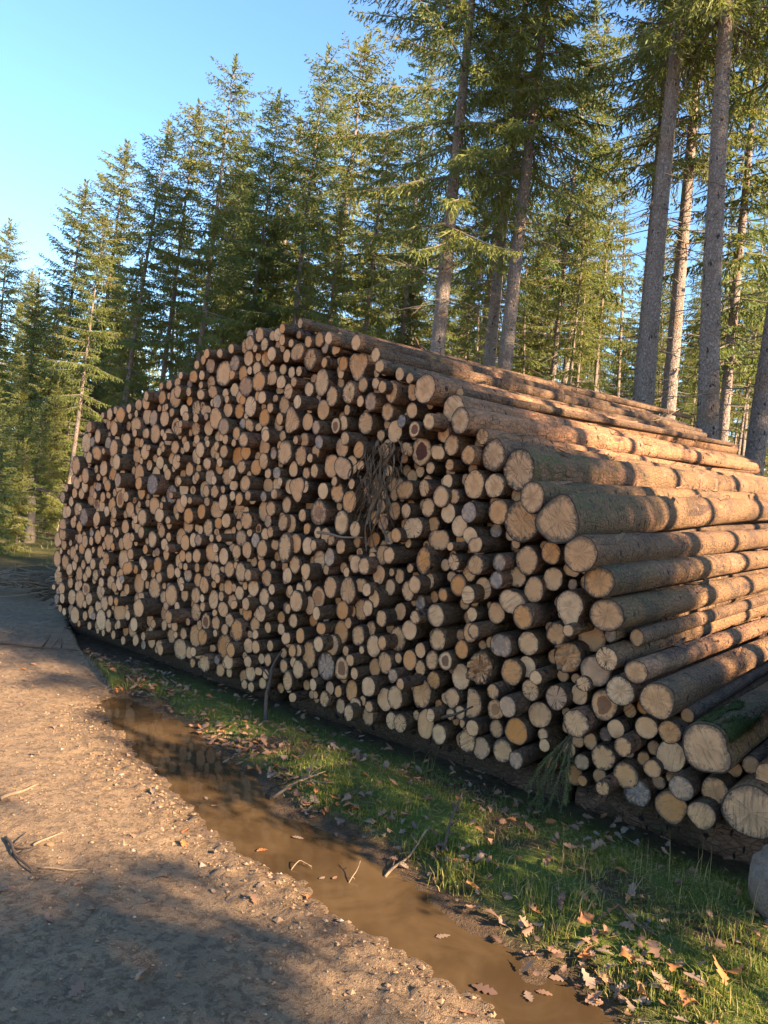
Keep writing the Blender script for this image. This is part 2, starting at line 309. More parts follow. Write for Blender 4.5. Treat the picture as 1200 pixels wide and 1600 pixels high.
LOGDATA='''7077,328,154,137,97,lowcorner
6836,578,139,128,107,giant
5887,1677,134,137,109,cornerbig
7306,444,82,106,101
5577,1644,7,131,107,striped
5510,1966,-18,124,118,fan
7236,724,169,92,103
6070,1495,187,107,100,upper
6556,756,113,100,100,bignear
5976,1167,63,105,110,bulb
6212,1160,74,101,99,mossy
6162,1346,111,96,100,moonlow
6645,170,-6,92,101,hang
6144,813,-5,96,98
6618,443,-7,87,105
5956,852,-18,92,111,chip
5378,671,20,99,120,broken
7144,859,-17,77,105
5696,1798,120,92,114,stained
6329,748,67,85,102,flap
5330,2050,6,96,119,tri
6214,628,-9,86,106
5572,1130,22,91,110
6092,503,76,84,109,bright
6844,229,136,74,97,lipped
4813,2471,116,96,120,topbig
6450,183,-17,80,100,greycore
4726,2057,-26,98,116,rot
5630,1402,-9,87,117
6872,341,39,73,104
5316,419,-23,91,119,half
7121,494,51,69,107
5680,337,17,85,106,orangeflat
4909,394,-26,94,141,longegg
4980,2353,-2,92,114
6377,261,-15,77,99
5193,1852,-9,89,125,tanbig
5808,467,-21,83,106
4073,2680,-20,101,117,heart
4036,400,10,99,127,star
5605,693,8,82,113
4964,190,-28,89,149,slab
2514,2662,-19,113,118
6240,328,-2,75,100
5528,850,37,81,117
6727,332,127,67,99,silver
5125,2258,121,81,123,topring
5207,569,-38,83,123
5930,611,27,75,102
5406,1688,12,79,114
3808,1547,-6,95,131,redcore
4193,1000,14,91,132,sawn
5695,890,-5,76,105
5697,1064,100,75,112,hairy
4924,1455,-49,84,117
6418,880,93,67,99,peeled
5694,1226,-15,76,113
6234,914,67,69,107
4751,1519,29,83,120
4042,1903,18,90,127,twin
3517,1240,43,95,159
6601,573,-1,65,99
2802,309,-33,103,114
3798,433,-43,93,155
5348,1853,-7,77,111
5795,1306,-56,73,105
3716,2556,-14,92,151,bigpale
5594,190,15,74,115
3435,2255,4,94,132,burl
6471,564,-3,66,98
4646,718,-47,82,120
3405,1996,24,92,123
1249,346,3,113,100
4861,1305,22,78,156,orange
5875,984,-3,69,108
3555,1717,-1,90,127,knob
5029,958,63,76,114
5815,1470,44,68,106
4069,1494,10,84,129
5324,179,5,73,117
3893,1914,-16,85,132
4616,282,-1,79,120
2209,167,-26,101,101
4704,317,1,77,122
1770,657,-7,103,109
4125,672,-29,82,129
5428,157,-4,71,112
2385,320,-47,97,122
5046,797,40,72,120
2067,641,17,98,116
5324,1180,-25,70,122
4968,1753,37,72,114
4647,1777,22,75,115
4218,422,37,79,129
5443,1038,-15,68,110
3013,490,26,89,121
5683,737,-38,67,110
5155,1179,15,70,119
4492,2190,-3,76,126
3151,1505,-54,88,112
4189,2247,-26,78,118
4116,1656,-4,79,122
5674,512,146,64,113
5121,1567,11,70,122
2511,2262,30,91,114
4475,638,5,75,130
1486,663,-28,100,122
5556,1286,-42,66,108
5754,615,26,64,108
1828,2460,-28,97,111
3865,896,-23,80,119
1172,856,-40,103,120
3688,841,37,80,122
2590,1471,-4,89,121
4286,869,-49,76,120
2544,1091,-22,89,105
5329,1336,103,65,112
4587,539,-1,72,124
2871,2534,25,86,107
4074,570,5,76,119
3568,2746,-13,80,128,crackd
4021,999,22,76,131
945,218,15,102,122
5226,1667,76,65,121
1751,1635,95,93,115
4036,2470,16,75,130,split
5509,430,-3,64,109
6043,645,-42,60,111
3030,2573,26,83,107
4787,811,15,69,118
5096,160,-3,67,118
2928,2369,5,83,121
4993,2105,2,66,119
3978,1715,-14,75,126
4508,358,66,70,121
6395,459,120,54,104
4001,2060,0,74,122
4514,1305,38,69,122
5021,1647,11,65,117
411,1990,15,101,100
6300,513,2,55,107
4795,600,-10,67,125
3437,2803,7,77,119
4277,262,-28,71,153
5263,880,-13,63,121
5170,423,-9,64,115
4341,692,27,70,128
2753,1948,-53,82,113
6538,358,33,52,99
4463,2468,38,67,157
3856,1185,-12,73,130
1574,2114,-14,90,115
3762,2343,-8,73,124
1906,1556,-15,87,110
3568,1978,-1,74,125
4112,1928,2,70,120
1776,483,153,86,103
1241,2185,-16,91,102
4766,1085,38,64,128
3028,982,49,77,118
1695,1432,15,87,101
1296,1051,10,90,108
498,360,1,96,108
5176,2039,67,60,118
5219,1514,24,60,112
4766,150,-2,64,119
5119,667,34,61,119,redcoresmall
3871,2442,22,70,132
4155,847,15,68,119
3023,1414,30,76,105
316,1746,60,95,115
4844,1670,2,62,124
4495,1160,40,65,124
2611,683,-30,79,119
2855,1485,-29,77,109
2021,1168,-76,83,117
4995,643,8,61,127
2350,1632,-47,80,107
4622,2476,-11,63,118
3608,1287,13,70,128
5506,297,-41,57,122
5216,759,-1,59,122
2396,540,-19,79,121
2646,137,39,77,116
3243,1204,32,72,111
3296,2384,-32,72,120
971,1949,41,88,111
2640,2191,40,76,102
5757,204,135,53,115,greylow
5293,1138,105,57,125
2738,1249,-38,76,100
3088,2278,-15,73,117
3779,820,-24,68,126
3121,2035,-14,72,117
5000,503,-25,59,117
2159,1296,-44,80,106
3161,867,15,72,105
1400,1728,11,84,108
4257,2399,17,64,124
509,1219,38,90,116
5482,1372,69,55,118
3753,1282,27,67,125
5304,1462,89,56,125
3735,309,-1,68,126
972,1020,17,86,105
4459,114,-22,63,120
1790,2085,-13,80,114
1565,1310,50,82,106
3497,1431,-24,69,120
4394,2331,-21,62,128
5224,1268,-1,56,114
4253,1205,23,63,128
3604,1117,2,67,122
4475,478,-32,62,129
3292,809,8,69,122
4884,2052,2,58,116
4887,1165,-15,59,116
2501,1303,7,74,121
1486,226,4,82,117
463,186,25,88,102
3630,196,-3,67,155
4527,1624,-36,61,125
688,1891,51,86,101
4918,2181,0,57,118
2963,1259,20,71,108
1695,1116,9,79,113
2670,1762,-22,73,105
4422,1214,130,60,119
5479,1258,85,53,119
821,480,-34,86,102
1015,2284,21,83,101
3066,1862,9,69,113
3590,2250,-21,66,127
4519,994,101,59,127
4865,1143,106,57,120
1131,1451,25,82,121
2174,2350,-13,75,121
2318,1388,87,74,105
4685,144,-10,59,121
4651,915,-43,59,128
1361,2287,-54,81,118
6087,728,17,49,101
4620,1314,106,58,116,ringed
4868,2054,-36,57,123
3974,1220,9,63,123
2518,798,12,72,109
3296,678,37,67,106
2852,982,26,70,108
3297,970,3,67,121
4296,1052,-8,60,125
1253,1365,-15,80,121
2648,931,8,71,120
1395,804,54,78,102
-25,720,1,88,107
4240,2040,81,59,117
2401,691,2,72,116
3043,2772,-24,67,112
3161,2600,3,66,119
2572,484,4,71,114
280,1288,-28,86,102
3204,164,8,66,112
1881,2192,-20,75,113
5382,286,50,52,111
3057,1172,27,67,119
4202,1457,5,59,119
2740,1080,5,69,122
5237,2168,15,52,112
1744,2255,14,75,104
2601,358,50,70,103
1840,1355,55,74,100
2885,1986,-20,68,106
1504,1004,-90,77,114
2719,1541,41,68,111
4902,2243,159,53,120
-10,526,-19,87,121
2668,2743,-3,68,115
2908,1708,-21,67,101
3840,1718,1,61,122
4863,1560,-55,55,122
2752,620,-27,69,109
3181,562,-18,66,108
3041,1722,89,65,105
2437,1748,-22,70,100
2093,1617,-8,72,119
1807,885,5,74,117
2201,1139,12,71,112
2327,2740,-12,70,114
545,1651,76,81,114
858,752,-12,80,104
2815,2786,-26,67,112
1494,1934,26,75,105
2989,224,68,66,103
2882,2898,34,66,109
4584,863,81,55,125
2128,1467,43,71,120
3443,1435,13,63,129
3170,1720,-47,65,104
1513,2262,-22,75,106
3089,646,-5,65,120
2758,2334,-22,67,111
6299,195,111,44,101
2488,190,-15,69,109
2352,2181,-32,69,104
2759,2655,-26,66,118
1166,1816,120,75,121
2336,1983,35,69,112
4812,1802,22,53,128
3215,2233,-69,64,111
3537,1023,8,61,121
3191,1917,49,63,122
749,1741,0,79,114
5152,1331,91,50,125
3837,1098,112,58,130
1074,1587,10,76,108
339,357,4,81,104
-26,927,8,83,101
2811,821,-15,66,102
1910,444,-43,71,114
1805,177,4,72,117
4772,2192,141,52,119
4647,2335,21,53,120
3906,1381,-1,58,120
2041,258,-42,71,115
4475,920,110,54,124
4038,579,118,57,120
3412,1580,-41,62,132
3290,1536,17,62,106
3012,2078,123,62,112
584,824,-3,79,120
4602,2067,-19,54,122
2024,1859,47,69,116
136,706,-4,81,116
5400,927,170,47,115
4352,132,72,55,127
2840,704,-46,64,105
4030,143,-9,57,125
3158,387,15,62,109
2625,2341,-6,65,111
4147,108,-70,56,125
3640,2899,-23,58,126
4578,1079,3,53,130
2763,1388,29,64,105
4143,2532,-12,55,118
1001,396,28,74,119
1599,1733,-43,71,116
3484,1868,-13,59,131
948,1383,-5,74,113
2201,1928,-32,67,121
3461,1727,-13,59,120
5557,577,135,46,113
2202,2172,-3,66,109
3034,333,95,61,111
2062,956,-46,68,114
4144,2820,106,54,121
3163,2793,31,60,108
4889,563,-13,51,121
4444,2041,41,53,129
2465,921,-56,65,113
1335,1889,8,71,108
3369,2489,5,59,129
2412,2499,5,65,117
1978,847,-19,68,117
610,479,9,75,100
1430,1545,-11,70,113
2244,852,-15,65,112
5824,720,110,44,104
2016,2163,51,66,103
4888,688,4,50,125
2165,2518,-74,66,114
2334,2330,1,64,116
1012,608,-19,72,104
1619,295,85,68,115
3728,574,-1,56,127
2935,1141,33,60,118
2510,2408,29,62,108
2999,2962,32,59,118
61,1096,14,77,101
4459,1527,-2,51,119
5054,1762,6,48,120
2442,1440,46,63,106
2984,799,6,60,107
3987,2243,-2,54,128
3926,2694,-12,54,120
1621,2461,-26,68,111
769,1224,46,72,120
4409,749,-29,52,129
4659,1458,94,49,116
2128,2640,13,64,117
1139,2043,12,70,105
454,620,5,74,122
4629,1166,-28,50,121
2527,1840,-47,62,113
2660,2516,-33,61,108
4840,1010,-16,49,122,slate
4076,1313,5,53,122
5236,338,-16,47,114
2698,494,-5,61,114
1168,1184,-33,70,106
2397,1042,24,63,112
3926,2221,13,54,131
3584,2106,-7,55,132
2826,111,10,60,105
1932,1993,8,65,103
2877,551,-1,60,107
2367,819,-35,63,114
4670,1632,19,49,120
2909,2214,-17,59,113
1996,1419,-23,64,112
3599,2504,3,55,125
985,2143,60,69,118
2162,1802,0,63,115
941,1699,6,70,106
256,819,-18,74,117
1235,1641,133,67,120
450,1409,-67,73,102
2320,1175,13,62,121
2463,1976,-25,61,107
3133,1261,12,57,121
745,1037,1,71,110
2245,481,161,61,108
660,2065,41,70,121
3284,1731,-35,56,109
5277,1003,8,45,120
4987,1861,2,46,120
2922,1856,44,58,102
3053,94,-59,58,115
3283,2565,11,56,103
2810,1803,47,58,116
3124,2436,61,56,107
1403,1378,-15,66,120
4737,492,90,47,130
827,2179,-26,70,103
2079,445,-16,63,103
4416,2632,139,48,117,red
4341,186,-7,50,118
2631,1979,7,59,113
173,999,69,72,116
3581,526,7,54,127
1703,1842,-3,64,104
1436,495,-57,66,118
2331,2587,-33,60,107
6045,978,-144,91,106!
1742,352,-6,64,119
805,2000,3,68,116
1392,1196,-27,65,115
721,1358,-32,69,113
4610,695,84,47,126
3280,402,45,55,105
2744,2892,-42,58,120
1251,630,38,66,107
2246,671,4,60,115
20,1225,-30,72,121
1969,2501,56,61,115
1431,2404,17,64,112
3848,2084,98,50,124
4010,687,73,50,129
2947,2692,-11,56,113
4433,1648,9,48,125
2482,2113,-49,58,105
3813,2195,107,50,126
1996,2331,-13,61,101
1920,597,-9,61,102
1121,193,41,65,107
2583,1625,33,57,103
3635,675,-5,52,127
265,1562,7,69,100
4123,2116,114,48,128
936,1221,-40,66,104
3555,295,-19,52,128
1815,1206,-3,61,117
4477,1054,142,46,119
4061,232,-27,50,128
140,418,16,70,104
4353,2718,119,47,128
1519,1631,86,62,115
4909,929,130,44,115
556,1840,58,67,104
3726,1867,-4,50,130
256,641,9,69,102
2937,1587,55,54,118
2271,1518,115,57,113
4198,840,-42,48,131
2774,2138,4,55,120
3243,1066,18,53,108
709,257,-9,66,118
3216,2948,31,52,120
2371,169,-4,57,115
5840,351,-26,39,110
5868,297,-1,39,110
3711,2016,-16,50,119
3647,2380,164,49,119
834,334,-12,65,112
2417,1863,9,57,101
431,1537,7,67,102
3029,1605,-12,53,116
6025,1045,158,37,103
5040,1095,14,43,121
1609,768,9,60,107
706,397,24,65,111
4508,2595,21,45,123
3255,2118,106,51,102
760,886,-28,65,119
3687,934,8,49,123
1238,507,-27,62,104
2475,1622,40,55,118
874,1573,17,63,103
2657,1357,23,54,103
1242,2391,-26,61,102
3175,741,96,51,120
550,972,27,65,119
3133,2156,4,51,110
4010,806,139,46,131
1604,1538,-57,60,104
4435,2490,113,44,118
5075,297,87,41,128
3242,1322,8,51,109
1380,936,24,60,101
3223,272,66,50,100
3327,106,-20,50,102
1441,2113,0,59,111
1001,844,47,61,118
3056,2880,23,51,112
4593,2255,60,43,120,grey
2434,1187,51,54,103
551,2152,79,63,102
310,211,-18,65,100
3646,1512,6,48,121
2787,1693,-3,52,112
3338,1828,27,49,109
1539,1164,31,58,114
3397,315,10,49,122
2935,649,-84,52,117
645,1172,-31,63,107
448,884,-4,64,117
574,1375,-55,63,113
649,667,20,63,104
1307,175,-40,60,120
2280,2473,32,54,113
3358,1247,0,49,122
3660,442,4,48,123
2240,316,-19,55,102
365,979,-22,64,102
2744,2451,-24,52,118
3170,977,94,49,120
1848,1891,-28,56,108
3761,977,-5,47,126
856,1823,-30,61,112
1955,157,22,56,118
1884,1737,31,55,107
3305,2779,-5,49,126
2169,1014,6,54,119
4494,203,21,43,117
1158,1011,-10,59,116
3314,2264,24,48,117
49,1396,35,64,110
3263,1431,9,48,115
4802,1945,-42,41,119
3635,1738,-8,47,119
223,1142,-14,63,108
3712,451,-9,46,129
3932,2849,177,44,130
399,1112,14,62,105
-16,260,-35,64,107
1855,1087,-14,55,105
3614,1844,-30,47,120
1666,876,60,55,111
3684,2839,-48,46,133
773,649,12,59,102
4361,525,118,42,124
2266,1014,10,52,103
795,2294,7,59,116
1060,1313,38,57,121
1974,1685,-23,53,106
4987,1970,-4,39,116
341,1457,-13,61,106
3886,2797,38,44,127
4381,428,82,41,127
4383,1262,-5,42,127
3552,2879,9,45,122
1627,554,33,54,108
2793,454,-29,49,112
722,759,21,58,117
1921,999,3,53,122
2100,2007,5,52,107
1042,722,-19,57,105
1616,143,49,54,111
104,889,6,61,107
4302,2530,31,41,130
1353,591,16,55,116
4170,236,-1,42,130
5177,318,5,38,120
3931,236,24,43,131
2152,767,-15,51,108
1297,2022,-16,55,111
144,1249,9,60,107
2089,2272,32,51,101
878,1107,32,56,109
631,2260,-56,57,109
399,477,-18,59,108
1113,1931,9,55,105
536,1499,-17,58,116
3680,1411,-24,44,120
3243,2678,-36,45,105
1694,1245,-65,53,117
3825,1394,4,43,120
148,1588,-24,59,108
1673,1995,-31,52,110
1058,1116,-5,55,105
2156,371,19,50,106
3360,1352,66,44,122
223,1454,-2,58,102
4889,482,202,37,128
4205,1933,11,40,123
4208,760,-1,41,128
3334,1153,-66,45,103
4654,2552,86,38,123
1509,1812,-22,52,116
1867,774,22,51,114
850,1309,-11,55,112
3352,2648,-30,44,125
1281,1488,60,53,103
249,495,-17,58,116
1136,579,16,53,121
100,299,41,58,119
2509,307,-18,48,121
3884,1302,100,40,129
4156,2404,16,39,130
2044,139,72,49,119
2090,851,-16,49,102
3986,1349,20,40,131
3721,87,19,41,132
3292,2899,46,42,132
3098,1076,-24,44,103
813,138,-32,54,115
3374,423,-26,43,120
1522,390,-3,51,115
3344,1657,42,42,107
1958,342,-11,49,120
1236,1947,-42,52,110
3316,561,-39,43,108
3387,890,22,42,113
158,577,-63,57,106
3397,198,18,42,120
3339,2131,-2,42,115
3294,1979,38,42,116
2808,2229,-29,45,107
1546,886,3,50,116
3135,1625,134,42,115
3318,208,26,42,103
1431,351,37,50,117
1138,687,-27,52,122
685,1548,5,53,109
3188,2356,21,43,108
1294,1223,-47,51,102
3259,501,42,42,101
1730,2579,-15,49,101
1139,447,48,51,119
3213,1626,35,42,116
3224,1819,17,42,106
3304,305,-7,42,117
356,699,11,54,120
3237,58,19,42,108
3209,2511,-53,42,101
3117,2953,-4,42,116
2249,2072,12,46,111
1886,2596,4,48,117
1674,2351,-29,49,107
1014,1816,24,51,105
155,1356,-9,55,116
2925,332,27,43,109
3158,64,22,42,108
3164,1131,-34,42,115
2878,1357,-20,43,110
3111,1357,-32,42,122
3005,707,75,42,120
3013,2455,10,42,117
4679,588,-31,36,123
3121,215,-37,42,104
2038,1753,-28,47,108
3081,761,-29,42,111
3015,2202,-27,42,108
3948,1123,6,38,126
3004,1955,-57,42,102
2932,2795,-32,42,113
203,324,36,54,114
904,593,20,51,103
2251,2647,14,45,103
2045,2426,-29,46,108
4147,1789,24,37,127
2950,119,16,42,120
4144,1131,-6,37,128
785,1447,5,51,118
2822,2422,7,42,106
2895,177,21,42,103
2822,2980,-16,42,104
2933,897,-46,42,106
2489,1531,33,44,109
2807,1606,19,42,111
571,2003,41,51,115
2532,2822,57,43,102
3552,757,-13,40,129
2473,431,-8,44,119
3545,902,-28,40,130
2881,439,-46,42,102
2740,889,52,42,119
3673,354,-4,39,130
2813,1164,-25,42,112
616,203,-1,51,104
2649,2862,32,42,105
5988,106,-196,68,101!
2668,2639,17,42,101
2666,2082,30,42,113
2565,2486,-13,43,107
1134,2352,10,49,115
2588,233,126,42,102
717,2193,-39,50,121
518,724,7,51,109
2748,180,-8,42,103
1954,1281,18,45,113
2653,1140,31,42,102
2725,731,-17,42,116
2610,1883,28,42,113
1519,2459,81,46,120
906,2057,-32,49,116
1632,1012,34,46,115
2688,801,-49,42,110
2547,2021,24,42,122
2550,1724,26,42,105
1859,340,40,45,107
2658,263,-25,42,104
2397,2820,93,42,110
2026,2580,-28,44,102
3340,2975,100,38,124
2550,967,-8,42,106
2544,102,-1,42,105
3740,2708,3,37,125
2497,604,-8,42,112
3965,1798,17,36,126
754,1620,-23,49,113
2438,91,6,42,110
2267,2259,55,42,103
4209,550,0,35,128
2314,1744,26,42,116
458,1798,-14,50,101
2374,1269,-13,42,118
3454,2559,36,38,128
2372,932,-10,42,111
4397,216,-24,35,129
1991,529,10,44,101
2167,1688,108,42,110
2237,2787,3,42,114
563,599,0,49,106
2909,2107,-52,40,118
1087,1709,-7,47,107
2176,2741,23,42,102
2267,1817,-21,42,107
2245,1716,-5,42,119
2301,1279,-38,42,117
3593,2991,151,36,130,ridge
4014,2343,-5,36,131
2226,1617,-9,42,103
2306,598,-55,42,119
2185,557,31,42,100
3579,2353,-42,37,133
3904,2620,-20,36,120
2060,2506,2,42,113
3481,2647,14,37,121
439,779,47,48,103
2035,2062,-14,42,111
1888,240,156,42,112
4731,1237,-6,32,117
3306,2054,-11,37,122
1100,2182,-25,46,120
1859,2313,22,42,111
1957,696,-32,42,120
1906,1159,-20,42,111
1341,688,71,44,104
1753,1945,48,42,106
1069,305,11,45,104
1790,1791,-7,42,109
1798,1492,-8,42,115
914,916,-52,46,121
1198,116,25,45,120
1765,1002,-8,42,109
4702,1407,1,31,123
1723,792,-11,42,114
1700,110,18,42,113
1694,230,-26,42,104
1605,1882,-14,42,100
1563,1449,2,42,110
1463,1109,77,42,111
1637,408,-44,42,120
1508,805,39,42,104
1605,672,-37,42,116
7263,291,-83,50,117!
3323,1077,-33,36,109
1545,511,8,42,110
1457,1281,50,42,116
1413,2018,21,42,119
1344,473,117,42,112
1345,2109,60,42,110
1368,254,88,42,118
1409,101,48,42,117
1526,104,-62,42,117
2028,1325,92,40,101
1286,1745,-3,42,112
1325,1608,-38,42,114
1254,739,30,42,101
656,986,19,45,118
7009,491,-80,50,101!
713,117,-2,44,103
1304,862,-44,42,111
3702,1964,31,34,126
3047,1315,6,36,102
3385,1759,31,34,119
3360,2876,11,34,108
1077,975,33,42,109
2861,1250,172,36,100
3123,2687,-26,35,101
7313,208,-85,47,116!
3408,2949,-22,34,123
3366,752,-10,34,109
975,1509,-8,42,109
1070,521,-53,42,115
902,2335,12,42,108
955,512,29,42,112
3364,1479,-47,34,108
891,1475,9,42,115
3231,2850,-19,34,119
3214,2435,-3,34,101
3287,1905,-55,34,103
1148,1307,-39,42,104
643,1729,18,43,117
3228,2007,-18,34,115
3531,2100,36,33,127
3044,870,3,35,120
3167,2879,-25,34,110
846,965,-15,42,122
630,1295,-47,43,118
806,234,19,42,110
3674,2430,-33,33,128
3202,652,-5,34,119
5171,1438,175,27,115
678,1457,32,42,115
2980,2847,55,34,115
675,1647,6,42,100
705,586,-20,42,121
3128,470,-20,34,110
3108,291,-1,34,106
3042,2374,-40,34,114
619,327,17,42,108
7225,199,-111,47,101!
2985,1793,7,34,118
601,1064,-10,42,109
2906,3003,-20,34,111
3013,1087,-43,34,100
2960,1494,-16,34,102
2870,2674,-3,34,118
489,516,9,42,103
1043,2061,-6,40,122
526,1072,-53,42,105
402,1307,27,42,100
460,1029,-11,42,104
2846,2092,12,34,116
2903,833,1,34,118
386,1858,-6,42,116
432,1639,-39,42,103
2878,1078,-24,34,110
2839,2295,-33,34,108
2816,1311,-17,34,106
4118,1803,-154,68,128!
394,1215,-73,42,122
2742,2059,-2,34,109
355,565,-35,42,107
2655,2427,40,34,115
2750,966,7,34,102
299,1062,-51,42,120
5292,289,30,26,125
2660,1651,6,34,109
3923,147,-24,31,125
112,1497,35,42,107
2704,405,-2,34,114
2655,1052,10,34,116
193,177,-4,42,102
2589,2101,15,34,112
2628,1277,8,34,101
2588,1221,30,34,106
2659,572,-15,34,104
2404,1529,153,34,101
2623,819,-9,34,100
351,1613,15,41,116
2540,1937,1,34,103
40,375,-2,42,115
54,188,-33,42,103
2402,2275,48,34,112
2496,678,4,34,120
2557,897,-54,34,114
2408,2041,15,34,108
4381,592,22,28,123
2399,2405,-11,34,106
4577,1187,2,28,123
4227,2236,-178,65,127!
2360,2080,-8,34,106
2292,749,79,34,111
2294,933,57,34,108
2296,1884,13,34,105
2939,1028,32,32,108
2245,2562,12,34,107
2327,440,6,34,112
2262,2380,-12,34,103
2113,2200,101,34,102
2119,1889,101,34,108
1210,1536,49,37,116
2086,1073,119,34,117
2028,1052,-29,35,115
2183,1546,-5,34,108
2178,2039,-25,34,101
2162,924,13,34,102
4252,1384,-162,63,126!
2119,2134,-13,34,117
2164,293,9,34,106
2079,1367,30,34,109
6076,235,-93,50,103!
4288,438,-200,63,119!
2013,1550,68,34,101
1987,2648,50,34,102
6416,657,-99,48,119!
356,821,-53,40,117
1889,2081,98,34,119
2016,1967,-15,34,122
950,702,38,37,118
1954,1798,18,34,116
2043,364,-9,34,112
1881,1444,69,34,121
2063,770,-59,34,116
1948,2105,-25,34,111
1822,1974,58,34,113
6291,1019,-217,49,117!
1892,700,-23,34,117
1882,100,-5,34,115
1756,2366,14,34,105
1816,277,30,34,120
6117,374,-93,49,121!
5899,1375,-84,50,105!
1838,983,-61,34,118
1698,2124,-6,34,107
1651,2562,14,34,119
1712,2475,-38,34,102
1590,1971,60,34,108
1634,1617,8,34,114
1695,979,-24,34,114
1727,1322,-63,34,112
1600,2358,-20,34,107
1615,2282,-46,34,107
1584,1083,-12,34,112
1477,1425,36,34,120
6924,439,-104,42,108!
6950,173,-120,42,104!
1511,1506,-31,34,105
1426,1844,15,34,115
1417,1052,-1,34,106
1356,1459,11,34,101
5976,277,-119,48,115!
1383,413,19,34,101
6006,1314,-86,47,103!
1337,2419,-20,34,111
1344,1307,0,34,109
6197,189,-85,46,115!
1247,2301,-5,34,119
1160,2277,7,34,106
1260,1813,-43,34,116
6759,432,-96,42,110!
1221,205,16,34,100
4366,1811,-192,57,118!
6773,144,-165,42,102!
5751,1560,-106,48,101!
1108,375,-7,34,121
1030,1195,19,34,105
5959,418,-119,47,105!
5587,985,-127,49,100!
5823,822,-121,48,107!
1062,124,-35,34,121
849,1913,76,34,103
997,99,12,34,116
914,2231,4,34,110
6612,307,-97,42,119!
964,1597,-44,34,103
882,102,5,34,116
6541,256,-86,42,101!
862,867,-8,34,117
840,1668,-31,34,121
713,2277,35,34,111
6496,438,-92,42,105!
755,2085,-32,34,121
5870,164,-118,46,117!
722,1133,-49,34,120
6203,435,-104,44,119!
6441,358,-97,42,119!
658,894,-9,34,117
608,1559,-3,34,110
593,122,47,34,121
495,2084,32,34,119
5341,1561,-91,48,106!
471,1875,-21,34,110
455,1722,-9,34,119
5061,1297,-118,50,113!
6331,610,-106,42,114!
441,2123,-42,34,108
328,1186,32,34,112
1129,101,-51,33,110
4927,786,-101,50,106!
354,890,2,34,114
324,1896,-27,34,113
6652,659,-117,40,112!
247,923,14,34,116
5213,133,-103,48,122!
270,983,-35,34,114
203,1674,-11,34,114
970,1132,-6,32,112
6172,1022,-112,42,117!
4404,2529,-146,53,128!
162,813,-22,34,112
5809,1158,-162,45,111!
64,625,23,34,117
89,502,6,34,106
60,815,11,34,112
70,980,-12,34,101
-34,411,11,34,116
-33,1037,-18,34,117
-20,1318,-43,34,102
4768,2296,-131,49,102!
6030,346,-116,42,101!
3680,591,-222,56,127!
5158,952,-150,47,110!
5905,726,-90,42,109!
3519,1590,-199,56,128!
5231,1400,-83,46,119!
4576,1880,-142,50,105!
5931,1458,-83,41,116!
3420,2616,-141,55,133!
4376,972,-120,50,120!
4551,1432,-137,49,113!
4459,1418,-93,49,117!
5431,1463,-219,43,115!
5454,1801,-116,42,120!
7024,171,-106,34,116!
5440,1547,-114,42,110!
4275,1556,-126,49,130!
4278,2654,-92,48,102!
5442,534,-110,42,107!
5385,826,-82,42,118!
5441,1147,-181,42,119!
5300,1747,-113,42,103!
3717,2137,-86,50,110!
4501,1819,-102,46,118!
5116,2129,-153,43,109!
5241,251,-87,42,105!
4264,1810,-131,47,110!
5136,1706,-109,42,108!
5146,1048,-97,42,111!
5145,832,-90,42,113!
3833,608,-172,50,119!
5069,1880,-101,42,107!
5096,1959,-129,42,116!
5070,1468,-95,42,118!
4669,2205,-99,44,119!
5075,382,-87,42,115!
5018,2226,-120,42,110!
5025,1211,-97,42,101!
4971,1287,-85,42,117!
3744,689,-117,49,109!
3832,181,-205,49,130!
4594,1533,-92,44,112!
3928,520,-131,48,108!
4859,2327,-100,42,120!
5199,1570,-235,42,112!
4911,1930,-137,42,118!
7135,177,-229,32,115!
3567,420,-198,50,118!
4240,666,-87,45,116!
4742,1684,-90,42,115!
4757,1323,-92,42,108!
4620,1971,-147,43,103!
4772,924,-100,42,119!
4792,398,-104,42,113!
4739,1858,-116,42,104!
4816,295,-131,42,119!
4474,1922,-208,44,126!
4682,1919,-89,42,115!
3827,2884,-96,46,121!
4902,1055,-86,41,118!
4669,1052,-98,42,106!
3432,984,-82,48,119!
4663,456,-110,42,119!
6344,363,-106,34,111!
3415,659,-83,48,107!
4536,2371,-118,42,103!
6309,420,-115,34,111!
3497,183,-153,48,119!
4477,1735,-80,42,116!
4378,2181,-209,43,122!
3480,464,-122,47,114!
4387,1909,-99,42,105!
4494,757,-150,42,109!
4301,2164,-81,43,111!
4358,2099,-100,42,103!
4370,1569,-107,42,116!
4404,855,-112,42,121!
6090,1097,-87,34,100!
4858,125,-192,41,114!
4374,1106,-120,42,105!
3467,870,-104,47,104!
4323,1977,-112,42,118!
4380,325,-112,42,111!
4333,1651,-121,42,115!
4311,1297,-94,42,103!
4371,1353,-146,42,107!
6085,121,-104,34,107!
3423,563,-85,46,117!
4250,1677,-101,42,118!
6100,1239,-170,34,122!
5984,1392,-87,34,109!
4241,113,-110,43,112!
4337,1474,-185,42,113!
3833,1578,-209,45,130!
4279,567,-117,42,104!
4042,1278,-265,44,130!
3841,2660,-84,44,115!
3719,1155,-90,45,108!
4159,1358,-82,42,114!
4193,2735,-156,42,112!
4135,1226,-80,42,102!
5913,1288,-88,34,116!
4142,320,-84,42,104!
5935,494,-127,34,101!
5862,1099,-90,34,122!
4017,2832,-111,42,111!
4082,2325,-152,42,113!
4045,1147,-86,42,118!
4076,2220,-149,42,116!
3938,2347,-91,42,120!
3938,2542,-102,42,114!
3496,2404,-88,44,106!
5780,998,-107,34,116!
3747,2931,-136,43,118!
5726,1675,-106,34,111!
5700,1499,-91,34,112!
4348,2421,-149,40,104!
3866,2303,-120,42,121!
3925,664,-121,42,114!
3830,2566,-109,42,122!
3913,398,-106,42,101!
